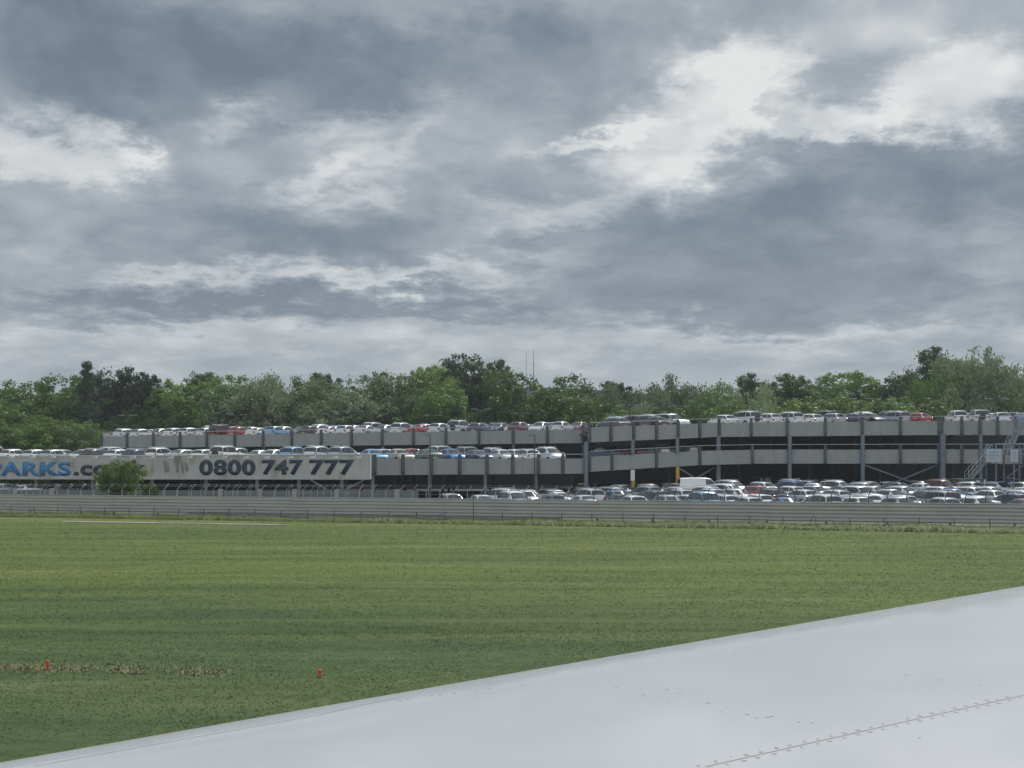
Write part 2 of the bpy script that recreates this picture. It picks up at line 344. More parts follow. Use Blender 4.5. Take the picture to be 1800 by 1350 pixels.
# far hills
hv = []; hf = []; K = 90
for i in range(K + 1):
    px = -400 + i * 2700 / K
    for j, (Yh, fr) in enumerate([(600, 0), (760, .6), (900, 1), (1200, .8), (1700, 0)]):
        top = 685 + 5 * math.sin(px * .011 + 1) + 22 * sstep(abs(px - 1050) / 500) + 1.2 * math.sin(px * .19) + random.uniform(-.5, .5)
        zt = (H + (HZ - top) / F * 900) * fr
        hv.append(((px - 900) / F * Yh, Yh, zt if j else -1))
for i in range(K):
    for j in range(4): hf.append((i*5+j, (i+1)*5+j, (i+1)*5+j+1, i*5+j+1))
tag(MB().add(hv, hf).build('hill', M['hill'], smooth=True, angle=60), kind='structure')

def upn(o):
    n = len(o.data.vertices); q = rng.normal(0, .07, (n // 3, 3)); q[:, 2] = 1; q /= np.linalg.norm(q, axis=1)[:, None]
    o.data.normals_split_custom_set_from_vertices(np.repeat(q, 3, axis=0).tolist())
# ---------------------------------------------------------------- concrete strip + soil scrapes
cp = []
for i in range(21):
    px = 110 + i * 19.5; py = 917.3 + i * .30
    Y = F * H / (py - HZ); cp.append((px, Y))
vs = []; fs = []
for i, (px, Y) in enumerate(cp):
    w = .30 + random.uniform(-.12, .12)
    for d in (-w, w): vs += [(*XY(px, Y + d), .045), (*XY(px, Y + d), -.2)]
for i in range(20):
    a = i * 4; b_ = a + 4
    fs += [(a, b_, b_ + 2, a + 2), (a + 1, b_ + 1, b_, a), (a + 3, a + 2, b_ + 2, b_ + 3)]
tag(MB().add(vs, fs).build('path', M['concrete']), kind='structure')
so_ = MB()
for k in range(1100):
    cxk = random.choice((-5, 20, 60, 75, 130, 215, 232, 330, 372)); px = random.gauss(cxk, 20); py = 1172 + px * .018 + random.gauss(0, 3.4); Y = F * H / (py - HZ)
    c = P(px, py, Y); z_ = float(fieldz(c.x, c.y)); r1 = random.uniform(.008, .035); a = random.uniform(0, 6.28)
    so_.add([(c.x - r1, c.y + math.sin(a) * r1 * .4, z_), (c.x + r1, c.y - math.sin(a) * r1 * .4, z_), (c.x + random.uniform(-.03, .03), c.y + random.uniform(-.03, .03), z_ + random.uniform(.015, .06))], [(0, 1, 2)])
sl_ = tag(so_.build('soil', M['soil']), kind='stuff'); upn(sl_)

# ---------------------------------------------------------------- grass
def blades(n, Yf, pxr, hr, wr, name, matn, zf, slope=None):
    u = rng.random(n); v = rng.random(n)
    Y = Yf(u); px = pxr[0] + (pxr[1] - pxr[0]) * v
    X = (px - 900) / F * Y
    if slope is not None: Y = Y + slope(px)
    X = (px - 900) / F * Y
    z = zf(X, Y)
    h = hr(Y) * (0.6 + .8 * rng.random(n)); w = wr(Y) * (.6 + .8 * rng.random(n))
    a = rng.random(n) * 2 * math.pi; lean = rng.normal(0, .9, (n, 2)) * h[:, None]
    dx = np.cos(a) * w / 2; dy = np.sin(a) * w / 2
    vs = np.zeros((n, 3, 3)); vs[:, 0] = np.stack([X - dx, Y - dy, z], 1); vs[:, 1] = np.stack([X + dx, Y + dy, z], 1)
    vs[:, 2] = np.stack([X + lean[:, 0], Y + lean[:, 1], z + h], 1)
    n_g = np.cross(vs[:, 1] - vs[:, 0], vs[:, 2] - vs[:, 0]); toc = np.array([0, 0, H]) - vs[:, 0]
    sw = (n_g * toc).sum(1) < 0; t0 = vs[sw, 0].copy(); vs[sw, 0] = vs[sw, 1]; vs[sw, 1] = t0
    return vs.reshape(-1, 3)
# rank grass along the ditch ridge
vb = blades(15000, lambda u: 36.6 + rng.normal(0, .5, len(u)) + 1.2 * u, (-60, 1400), lambda Y: .05 + 0 * Y, lambda Y: .012 + 0 * Y, 'g', None, fieldz, lambda px: -.06 * (px - 900) / F * 37)
vs_ = blades(300000, lambda u: 1 / (1 / 19.0 + (1 / 106.0 - 1 / 19.0) * u ** .62), (-60, 1860), lambda Y: .012 + .0003 * Y, lambda Y: .009 + .0005 * Y, 'g', None, fieldz)
yb_ = vs_[::3, 1]; keep = np.repeat(yb_ < (BAR[0].y + (BAR[1].y - BAR[0].y) * (vs_[::3, 0] - BAR[0].x) / (BAR[1].x - BAR[0].x)) + .3, 3); vs_ = vs_[keep]
va = np.concatenate([vb, vs_])
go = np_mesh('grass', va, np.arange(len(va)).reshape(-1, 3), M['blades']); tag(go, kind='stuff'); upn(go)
vw = blades(170000, lambda u: (u ** 1.0) * 6.4 - .4, (-40, 1850), lambda Y: .30 + 0 * Y, lambda Y: .03 + 0 * Y, 'w', None, lambda X, Y: 0 * X - .03,
            lambda px: np.array([online(BAR[0], BAR[1], p)[1].y for p in px]) - 3.6)
n3 = len(vw) // 3; pat = np.sin(vw[::3, 0] * .9) * np.sin(vw[::3, 0] * .37 + 1) * .3 + .85
vw = vw.reshape(-1, 3, 3); vw[:, 2, 2] = vw[:, 2, 2] * (pat); vw = vw.reshape(-1, 3)
wo_ = tag(np_mesh('weeds', vw, np.arange(len(vw)).reshape(-1, 3), M['weeds']), kind='stuff'); upn(wo_)

# ---------------------------------------------------------------- corrugated barrier
def dens(p0, p1, n): return [p0 + (p1 - p0) * (i / n) for i in range(n + 1)]
br = empty('corrugated_barrier', (*((BAR[0] + BAR[1]) / 2), 0), 'long low grey barrier of horizontally ribbed metal sheets at the far edge of the grass', 'barrier')
prof = [(1.60, 0)]                      # z, bulge
nr = 5; zt, zb = 1.56, .34; st = (zt - zb) / nr
for k in range(nr):
    z0 = zt - k * st
    prof += [(z0, -.04), (z0 - st * .05, .12), (z0 - st * .66, .10), (z0 - st * .70, -.04)]
prof += [(zb, 0)]
e0 = online(BAR[0], BAR[1], -90)[1]; e1 = online(BAR[0], BAR[1], 1900)[1]; kink = online(BAR[0], BAR[1], 985)[1]
d_ = (BAR[1] - BAR[0]).normalized(); nrm = Vector((d_.y, -d_.x));
if nrm.y > 0: nrm = -nrm
nsh = 22
for i in range(nsh):
    a = e0 + (e1 - e0) * (i / nsh); b_ = e0 + (e1 - e0) * ((i + 1) / nsh); b_ = b_ - d_ * .012
    jz = random.uniform(-.012, .012); jo = (i % 2) * .012
    vs = []; fs = []
    for q in (a, b_):
        for z, o in prof: p = q + nrm * (o + jo); vs.append((p.x, p.y, z + jz))
    m_ = len(prof)
    for k in range(m_ - 1): fs.append((k, m_ + k, m_ + k + 1, k + 1))
    # back of the sheet
    for q in (a, b_): vs += [(q.x - nrm.x * .05, q.y - nrm.y * .05, 1.60 + jz), (q.x - nrm.x * .05, q.y - nrm.y * .05, zb + jz)]
    o = 2 * m_; fs += [(0, o, o + 2, m_), (o, o + 1, o + 3, o + 2), (m_ - 1, 2 * m_ - 1, o + 3, o + 1)]
    MB().add(vs, fs).build('sheet', M['barrier'], br)
m = MB(); m.bar((*(e0 + nrm * .03), 1.625), (*(e1 + nrm * .03), 1.625), .10, .05); m.build('top_rail', M['galv'], br)
for i in range(nsh + 1):
    p = e0 + (e1 - e0) * (i / nsh) - nrm * .12
    MB().bar((p.x, p.y, -.1), (p.x, p.y, 1.55), .12, .12).build('post', M['steel'], br)
# pale plain skirt under the left part
k0 = online(BAR[0], BAR[1], 330)[1]; k1 = online(BAR[0], BAR[1], 985)[1]
MB().bar((*(k0 - nrm * .03), .2), (*(k1 - nrm * .03), .2), .04, .40).build('skirt_board', M['concrete'], br)

# ---------------------------------------------------------------- front wire fence
WF = (BAR[0] + nrm * 2.6, BAR[1] + nrm * 2.3)
wf = empty('wire_fence', (*((WF[0] + WF[1]) / 2), 0), 'thin dark wire fence on slim posts standing in the grass before the ribbed barrier', 'fence')
q0 = online(WF[0], WF[1], -60)[1]; q1 = online(WF[0], WF[1], 1870)[1]; npst = 38
tops = []
for i in range(npst + 1):
    p = q0 + (q1 - q0) * (i / npst); hh = .80 + random.uniform(-.06, .06)
    if i == 20: hh = 2.2
    tx = random.uniform(-.03, .03)
    mbp = MB().tube([(p.x, p.y, -.1), (p.x + tx, p.y, hh)], .028, 6); mbp.build('post', M['darksteel'], wf)
    if i in (5, 19, 31): MB().tube([(p.x - .1, p.y, .9), (p.x - .55, p.y + .1, 0)], .022, 5).build('stay', M['darksteel'], wf)
m = MB()
for z in (.3, .55, .75):
    for i in range(npst):
        a = q0 + (q1 - q0) * (i / npst); b_ = q0 + (q1 - q0) * ((i + 1) / npst); c = (a + b_) / 2
        m.tube([(a.x, a.y, z), (c.x, c.y, z - .02), (b_.x, b_.y, z)], .0035, 3, False)
m.build('wire', M['darksteel'], wf)

# ---------------------------------------------------------------- security fence with cranked arms, low wall
SF = [XY(-60, 125), XY(620, 121.5), XY(1100, 113), XY(1860, 99)]
def arms(name, lab, line, h, n, matn, lean, off=0, rad=.035):
    root = empty(name, (*line[0], 0), lab, 'fence')
    segl = [(line[i + 1] - line[i]).length for i in range(len(line) - 1)]; tot = sum(segl)
    pts = []
    for i in range(n):
        s = tot * (i + .5 + off) / n; s = min(s, tot - .01); k = 0
        while s > segl[k]: s -= segl[k]; k += 1
        pts.append(line[k] + (line[k + 1] - line[k]) * (s / segl[k]))
    for i, p in enumerate(pts):
        z0 = lotz(p.x, p.y) - .1; l = lean * random.uniform(.85, 1.15)
        MB().tube([(p.x, p.y, z0), (p.x, p.y, h - .48), (p.x + l, p.y - l * .3, h + random.uniform(-.04, .04))], rad, 5).build('post', matn, root)
    m = MB()
    for z, o in ((.5, 0), (1.0, 0), (1.5, 0), (h - .15, lean * .6), (h, lean)):
        for i in range(n - 1): m.tube([(pts[i].x + o, pts[i].y - o * .3, z), (pts[i + 1].x + o, pts[i + 1].y - o * .3, z)], .006, 3, False)
    m.build('wire', matn, root)
arms('security_fence', 'pale galvanised fence posts with cranked barbed wire arms behind the left of the barrier', [SF[0], SF[1], XY(1010, 115)], 2.28, 44, M['galv'], .42, rad=.033)
arms('security_fence', 'second line of dull cranked fence posts further behind the left of the barrier', [XY(-60, 131), XY(600, 127.5), XY(660, 126.8)], 2.12, 34, M['galv'], .36, .2, rad=.028)
arms('security_fence', 'dark fence posts with curved tops between barrier and ground level parked cars on the right', [XY(1030, 116), XY(1860, 99.5)], 2.20, 26, M['darksteel'], .16, rad=.04)
lw = empty('low_wall', (*XY(330, 129), 0), 'low grey wall with pale piers under the big phone number banner', 'wall')
a, b_ = XY(-60, 133), XY(735, 128)
MB().bar((a.x, a.y, .8), (b_.x, b_.y, .8), .15, 1.6).build('wall', mat('grey render', (.15,.165,.16), .8, var=.2, vscale=.6), lw)
for px in (28, 92, 262, 388, 457, 518, 592, 697):
    p = online(a, b_, px)[1]; MB().box((p.x, p.y - .12, .86), (.42, .3, 1.75)).build('pier', M['concrete'], lw)

# ---------------------------------------------------------------- car park structures
PH = 1.55                                # fascia height
def fascia_panel(parent, p0, z0, p1, z1, h=PH, name='fascia_panel', matn=None):
    d = p1 - p0; ln = d.length; nv = max(6, int(ln / .2)); n2 = Vector((d.y, -d.x)).normalized()
    if n2.y > 0: n2 = -n2
    m = MB(); vs = []; k = 0
    jit = random.uniform(-.015, .015)
    for i in range(nv * 2 + 1):
        t = i / (nv * 2); q = p0 + d * t + n2 * (.10 + .035 * ((i // 1) % 2)); z = z0 + (z1 - z0) * t + jit
        vs += [(q.x, q.y, z), (q.x, q.y, z - h)]
    fs = [(2*i, 2*i+1, 2*i+3, 2*i+2) for i in range(nv * 2)]
    b0 = len(vs)
    for q, z in ((p0, z0), (p1, z1)):
        vs += [(q.x + n2.x * .06, q.y + n2.y * .06, z + jit), (q.x + n2.x * .06, q.y + n2.y * .06, z - h + jit)]
    fs += [(b0, b0+2, b0+3, b0+1), (0, nv*4, b0+2, b0), (1, b0+1, b0+3, nv*4+1)]
    return m.add(vs, fs).build(name, matn or M['fascia'], parent)
def slab(parent, pts, zs, back, rise=.02, th=.3, name='deck_slab'):
    m = MB(); vs = []; n = len(pts)
    for p, z in zip(pts, zs):
        q = Vector((p.x * (1 + back / p.y * 0.0), p.y + back))
        vs += [(p.x, p.y, z), (q.x, q.y, z + rise * back), (p.x, p.y, z - th), (q.x, q.y, z + rise * back - th)]
    fs = []
    for i in range(n - 1):
        a = 4 * i; b = a + 4
        fs += [(a, b, b+1, a+1), (a+2, a+3, b+3, b+2), (a, a+2, b+2, b), (a+1, b+1, b+3, a+3)]
    fs += [(0, 1, 3, 2), (4*n-4, 4*n-2, 4*n-1, 4*n-3)]
    m.add(vs, fs); o = m.build(name, M['deck'], parent)
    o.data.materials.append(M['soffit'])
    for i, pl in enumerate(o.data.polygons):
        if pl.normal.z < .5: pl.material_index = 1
    return o
def run(parent, pts, zs, posts, thick=(), rail=.45, h=PH, postw=.30, below=.12):
    """fascia, brackets and handrail along a plan polyline (px posts give the joints)."""
    def locate(px):
        for i in range(len(pts) - 1):
            t, q = online(pts[i], pts[i + 1], px)
            if -1e-3 <= t <= 1.001 or i == len(pts) - 2 or (i == 0 and t < 0): return q, zs[i] + (zs[i + 1] - zs[i]) * t, i
    L_ = [locate(p) for p in posts]
    for (a, za, ia), (b, zb_, ib) in zip(L_[:-1], L_[1:]):
        g_ = (b - a).normalized() * .10
        fascia_panel(parent, a + g_, za, b - g_, zb_, h)
    for (q, z, i), px in zip(L_, posts):
        w = postw * (2.0 if px in thick else 1)
        d = (pts[i + 1] - pts[i]).normalized(); n2 = Vector((d.y, -d.x)); n2 = -n2 if n2.y > 0 else n2
        c = q + n2 * .18
        m = MB(); ax = (Vector((d.x, d.y, 0)), Vector((n2.x, n2.y, 0)), Vector((0, 0, 1)))
        # bracket post: upright, foot tapers in below
        vs = []
        for zz, dp in ((z + rail, .09), (z - h * .75, .16), (z - h - below * 0.2, .05)):
            for sx, sy in ((-1, -1), (1, -1), (1, 1), (-1, 1)):
                vs.append(Vector((c.x, c.y, zz)) + ax[0] * sx * w / 2 + ax[1] * (sy * dp))
        m.add(vs, [(0,1,2,3),(11,10,9,8)] + [(a_*4+k, a_*4+4+k, a_*4+4+(k+1)%4, a_*4+(k+1)%4) for a_ in (0, 1) for k in range(4)])
        m.build('bracket', M['darksteel'], parent)
    m = MB()
    for (a, za, ia), (b, zb_, ib) in zip(L_[:-1], L_[1:]):
        n2 = Vector((b.y - a.y, a.x - b.x)).normalized(); n2 = -n2 if n2.y > 0 else n2
        m.tube([(a.x + n2.x * .3, a.y + n2.y * .3, za + rail), (b.x + n2.x * .3, b.y + n2.y * .3, zb_ + rail)], .04, 6)
    m.build('handrail', M['galv'], parent)
    return locate
def column(parent, q, z0, z1, w=.30, matn=None, name='column'):
    m = MB()                             # H section
    m.box((q.x, q.y - w / 2 + .015, (z0 + z1) / 2), (w, .03, z1 - z0)); m.box((q.x, q.y + w / 2 - .015, (z0 + z1) / 2), (w, .03, z1 - z0)); m.box((q.x, q.y, (z0 + z1) / 2), (.04, w - .06, z1 - z0))
    return m.build(name, matn or M['steel'], parent)
A_ = XY(655, 134); B_ = XY(1030, 144); C_ = XY(1262, 155); D_ = XY(1652, 155); E_ = XY(1880, 149)
BN0 = XY(-70, 149.5); BN1 = XY(655, 133.0)
U0 = XY(180, 187); U1 = XY(1030, 160)
# --- lower left deck
ll = empty('parking_deck', (*A_, 0), 'low single storey steel parking deck on the left, behind the banner', 'car park', 'steel parking decks')
DZ = 3.98
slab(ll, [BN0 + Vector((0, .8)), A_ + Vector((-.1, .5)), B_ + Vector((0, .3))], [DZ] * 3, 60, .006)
run(ll, [A_, B_], [4.52, 4.58], [655, 707, 757, 807, 855, 900, 945, 988, 1028], thick=(655,), rail=.42)
for px in (655, 755, 853, 942):
    q = online(A_, B_, px)[1] + Vector((0, .25)); column(ll, q, 0, 3.8)
for px in (-40, 60, 160, 265, 360, 450, 524, 600):
    q = online(BN0, BN1, px)[1] + Vector((0, .6)); column(ll, q, 0, 3.45)
for k in range(3):                       # inner rows of columns
    for px in range(-40, 1030, 90):
        q = (online(BN0, BN1, px)[1] if px < 655 else online(A_, B_, px)[1]) + Vector((0, 9 + k * 14)); column(ll, q, 0, 3.4, matn=M['darksteel'])  # darker steel puts interior shade into the column colour
def brace(parent, l0, l1, pa, ya, pb, yb, w=.14, off=.15):
    a = online(l0, l1, pa)[1]; b = online(l0, l1, pb)[1]
    va_ = Vector((a.x, a.y + off, H - (ya - HZ) / F * a.y)); vb_ = Vector((b.x, b.y + off, H - (yb - HZ) / F * b.y))
    MB().bar(va_, vb_, w, w).build('brace', M['steel'], parent)
brace(ll, BN0, BN1, 545, 843, 592, 872); brace(ll, BN0, BN1, 641, 843, 586, 872, off=.35)
# added black sheet across the ground floor rear, interior shade as colour
MB().bar((BN0.x, 212, 1.95), (9.5, 212, 1.95), .1, 3.7).build('shade_backing', M['shadeback'], ll)
# --- upper left deck
ul = empty('parking_deck', (*U1, 0), 'raised upper parking deck at the back left, level with its grey fascia panels', 'car park', 'steel parking decks')
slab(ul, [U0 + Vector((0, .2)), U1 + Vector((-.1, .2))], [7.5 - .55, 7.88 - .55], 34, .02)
uposts = [180, 225, 271, 318, 365, 414, 464, 514, 566, 619, 673, 728, 785, 843, 903, 963, 1026]
run(ul, [U0, U1], [7.5, 7.88], uposts, rail=.45)
for px in uposts[::2]:
    q = online(U0, U1, px)[1] + Vector((0, .3)); column(ul, q, 3.8, 6.35)
MB().bar((*(U0 + Vector((0, .2))), 7.2), (U0.x, U0.y + 34, 7.7), .1, 1.5).build('end_fascia', M['fascia'], ul)
MB().bar((U0.x, 223, 5.5), (9.5, 196, 5.5), .1, 2.6).build('shade_backing', M['shadeback'], ul)  # added black sheet standing for the shade under the upper deck
# --- right block
rb = empty('parking_deck', (*C_, 1), 'tall two storey steel parking structure on the right with ramping fascias and cross braces', 'car park', 'steel parking decks')
RP = [B_, C_, D_, E_]; ZL = [4.72, 5.52, 5.58, 5.50]; ZU = [7.74, 8.50, 8.72, 8.58]
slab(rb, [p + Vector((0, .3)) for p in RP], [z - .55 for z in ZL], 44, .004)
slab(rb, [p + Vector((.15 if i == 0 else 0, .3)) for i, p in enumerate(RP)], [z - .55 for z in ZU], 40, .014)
run(rb, RP, ZU, [1034, 1072, 1112, 1152, 1190, 1228, 1262, 1320, 1383, 1450, 1515, 1582, 1653, 1691, 1723, 1754, 1786, 1830, 1875], thick=(1653,), rail=.48)
run(rb, RP, ZL, [1034, 1074, 1152, 1228, 1322, 1450, 1582, 1653, 1691, 1740, 1800, 1875], thick=(1653,), rail=.56)
for px, w in ((1030, .38), (1112, .34), (1190, .34), (1262, .42), (1387, .36), (1515, .36), (1655, .5), (1722, .34), (1830, .34)):
    for i in range(3):
        t, q = online(RP[i], RP[i + 1], px)
        if -.02 <= t <= 1.0: break
    zu = ZU[i] + (ZU[i+1] - ZU[i]) * t; zl = ZL[i] + (ZL[i+1] - ZL[i]) * t; q = q + Vector((0, -.42)); g0 = lotz(q.x, q.y)
    yel = px in (1112, 1190)
    if yel:
        column(rb, q, g0, zl - PH + .05, w)
        o = MB().box((q.x, q.y - .02, (g0 + zl - PH) / 2), (w + .03, w + .06, zl - PH - g0 - .1)).build('column_wrap', M['yellow'], rb)
        if px == 1112: MB().box((q.x - .05, q.y - .04, zl - PH - .65), (w + .08, w + .08, 1.1)).build('column_wrap', M['whitep'], rb)
        column(rb, q + Vector((0, .1)), zl - .1, zu - PH + .1, w)
    else:
        column(rb, q + Vector((0, .1)), g0, zu - PH + .1, w)
    if px == 1655: MB().box((q.x + .12, q.y - .22, g0 + 1.2), (.25, .1, 1.1)).build('column_guard', M['whitep'], rb)
for k in range(3):
    for px in range(1060, 1860, 130):
        for i in range(3):
            t, q = online(RP[i], RP[i + 1], px)
            if -.02 <= t <= 1.0: break
        q = q + Vector((0, 8 + 12 * k)); column(rb, q, 1, ZL[i] - 1.1, matn=M['darksteel']); column(rb, q, ZL[i] - .7, ZU[i] - 1.1, matn=M['darksteel'])  # inner columns coloured darker to stand for shade inside
brace(rb, B_, C_, 1192, 822, 1224, 842); brace(rb, B_, C_, 1256, 822, 1222, 842, off=.35)
brace(rb, C_, D_, 1519, 817, 1632, 858); brace(rb, C_, D_, 1650, 817, 1540, 862, off=.35)
brace(rb, D_, E_, 1800, 817, 1770, 840)
MB().bar((9, 202, 3), (84, 196, 3), .1, 4.0).build('shade_backing', M['shadeback'], rb)  # added black sheets at the rear, shade of both storeys as colour
MB().bar((9, 196, 6.6), (84, 189, 6.6), .1, 2.2).build('shade_backing', M['shadeback'], rb)
# steel deck beams seen on the facade line under the slabs
# ---------------------------------------------------------------- banner
bn = empty('sign_banner', (*BN1, 2.6), 'long stained white banner with blue and navy lettering hung along the low deck', 'banner')
BH = 2.33; zT = lambda t: 4.74 + (4.95 - 4.74) * t
def bpt(px, py, off=0):                  # point on the banner face
    t, q = online(BN0, BN1, px); dd = (BN1 - BN0).normalized(); n2 = Vector((dd.y, -dd.x)); n2 = -n2 if n2.y > 0 else n2
    q2 = q + n2 * off; return Vector((q2.x, q2.y, H - (py - HZ) / F * q.y))
edges = [-70, 34, 115, 196, 252, 318, 402, 506, 569, 655]
for a, b in zip(edges[:-1], edges[1:]):
    m = MB(); nn = 10; vs = []
    for i in range(nn + 1):
        px = a + (b - a) * i / nn; t = online(BN0, BN1, px)[0]; q = bpt(px, HZ, .35 + .02 * math.sin(i * 1.3 + a))
        vs += [(q.x, q.y, zT(t)), (q.x, q.y, zT(t) - BH)]
    m.add(vs, [(2*i, 2*i+1, 2*i+3, 2*i+2) for i in range(nn)])
    o = m.build('banner_sheet', M['banner'], bn)
    o.modifiers.new('solid', 'SOLIDIFY').thickness = .03
q0_, q1_ = bpt(-70, HZ, .40), bpt(655, HZ, .40)
MB().bar((q0_.x, q0_.y, zT(0) + .03), (q1_.x, q1_.y, zT(1) + .03), .08, .07).build('frame', M['whitep'], bn)
MB().bar((q0_.x, q0_.y, zT(0) - BH - .02), (q1_.x, q1_.y, zT(1) - BH - .02), .08, .07).build('frame', M['galv'], bn)
MB().bar((q1_.x, q1_.y, zT(1) + .05), (q1_.x, q1_.y, zT(1) - BH), .12, .12).build('frame', M['whitep'], bn)
def lettering(txt, x0, x1, y0, y1, matn, bold=.035, ref=None):
    cu_ = bpy.data.curves.new('lettering', 'FONT'); cu_.body = txt; cu_.offset = bold; cu_.extrude = 0.0; cu_.resolution_u = 4; cu_.space_character = 1.08
    ob = bpy.data.objects.new('lettering', cu_); C.objects.link(ob)
    bpy.context.view_layer.update(); dg = bpy.context.evaluated_depsgraph_get()
    me = bpy.data.meshes.new_from_object(ob.evaluated_get(dg)); bpy.data.objects.remove(ob)
    co = np.array([v.co[:] for v in me.vertices]); mn = co.min(0); mxx = co.max(0)
    if ref is None: ref = (mn[1], mxx[1])
    for v, c in zip(me.vertices, co):
        u = (c[0] - mn[0]) / (mxx[0] - mn[0]); w = (c[1] - ref[0]) / (ref[1] - ref[0])
        v.co = bpt(x0 + (x1 - x0) * u, y1 + (y0 - y1) * w, .40) - bn.location
    me.materials.clear(); me.materials.append(matn)
    o = bpy.data.objects.new('lettering', me); C.objects.link(o); o.parent = bn
    o.modifiers.new('solid', 'SOLIDIFY').thickness = .012
    return o
lettering('PARKS', -17, 128.5, 811.5, 836.5, M['blue'], .040)
lettering('.co.uk', 133.5, 262, 809, 836, M['black'], .040)
lettering('0800', 354, 452.5, 808, 835.5, M['navy'], .040)
lettering('747', 464, 536, 808, 835, M['navy'], .040)
lettering('777', 547, 626, 808, 835, M['navy'], .040)
for (x0, x1, y0, y1) in ((290, 301, 809, 831), (312, 318, 808, 832), (322, 327, 810, 834), (328, 335, 812, 829)):
    m = MB(); m.add([bpt(x0, y0, .40), bpt(x0 + (x1 - x0) * .3, y1, .40), bpt(x1, y1 - 3, .40), bpt(x1 - 2, y0 + 3, .40)], [(0,1,2,3)]); m.build('faded_mark', M['stain'], bn)
for i, px in enumerate((3, 33, 70, 106, 141, 179, 211, 246, 279, 312, 345, 373, 406, 443, 480, 521, 560, 600, 640)):
    q = bpt(px, 802.5, .35); q2 = bpt(px - 1, 804.2, 1.05)
    fl = MB().bar((q2.x - .22, q2.y, q2.z), (q2.x + .22, q2.y, q2.z + .05), .3, .13).build('floodlight', M['whitep'], bn)
    MB().tube([(q.x, q.y, q.z), (q.x, q.y - .35, q.z + .1), (q2.x, q2.y, q2.z + .04)], .02, 5).build('arm', M['galv'], fl)

# ---------------------------------------------------------------- bush before the banner, stairs, cabin, lamps, masts, markers
# (leaf clouds) -----------------------------------------------------
def crown(seed, lobes, nclump, nleaf, leaf, cr_=(0.7, 1.3), droop=0., flat=.75, pw=.7):
    """lobes: (x,y,z,rx,ry,rz). Clumps sit on/in the lobes, small leaf-cluster faces fill each clump."""
    g_ = np.random.default_rng(seed); lb = np.array(lobes); vol = lb[:, 3] * lb[:, 4] * lb[:, 5]; pr = vol ** pw / (vol ** pw).sum()
    k = g_.choice(len(lb), nclump, p=pr); d = g_.normal(size=(nclump, 3)); d /= np.linalg.norm(d, axis=1)[:, None]
    rr = g_.random(nclump) ** .28
    c = lb[k, :3] + d * rr[:, None] * lb[k, 3:6]
    cr2 = g_.uniform(cr_[0], cr_[1], nclump)
    n = nclump * nleaf; kk = np.repeat(np.arange(nclump), nleaf)
    e = g_.normal(size=(n, 3)); e /= np.linalg.norm(e, axis=1)[:, None]
    q = g_.random(n) ** (.42) * (1 + (g_.random(n) < .06) * g_.random(n) * .5)
    p = c[kk] + e * (q * cr2[kk])[:, None] * np.array([1, 1, flat])
    p[:, 2] -= droop * g_.random(n) * (q ** 2)
    nrm_ = e + g_.normal(0, .55, (n, 3)) + np.array([0, 0, .35]); nrm_ /= np.linalg.norm(nrm_, axis=1)[:, None]
    a = np.cross(nrm_, g_.normal(size=(n, 3))); a /= np.linalg.norm(a, axis=1)[:, None]; b = np.cross(nrm_, a)
    s = leaf * g_.uniform(.6, 1.35, n)[:, None]; asp = g_.uniform(.45, .8, n)[:, None]
    if droop: a = a * .5 + np.array([0, 0, -.85]); 
    v = np.stack([p - a * s, p - b * s * asp, p + a * s, p + b * s * asp], 1).reshape(-1, 3)
    return v, np.arange(n * 4).reshape(-1, 4), c
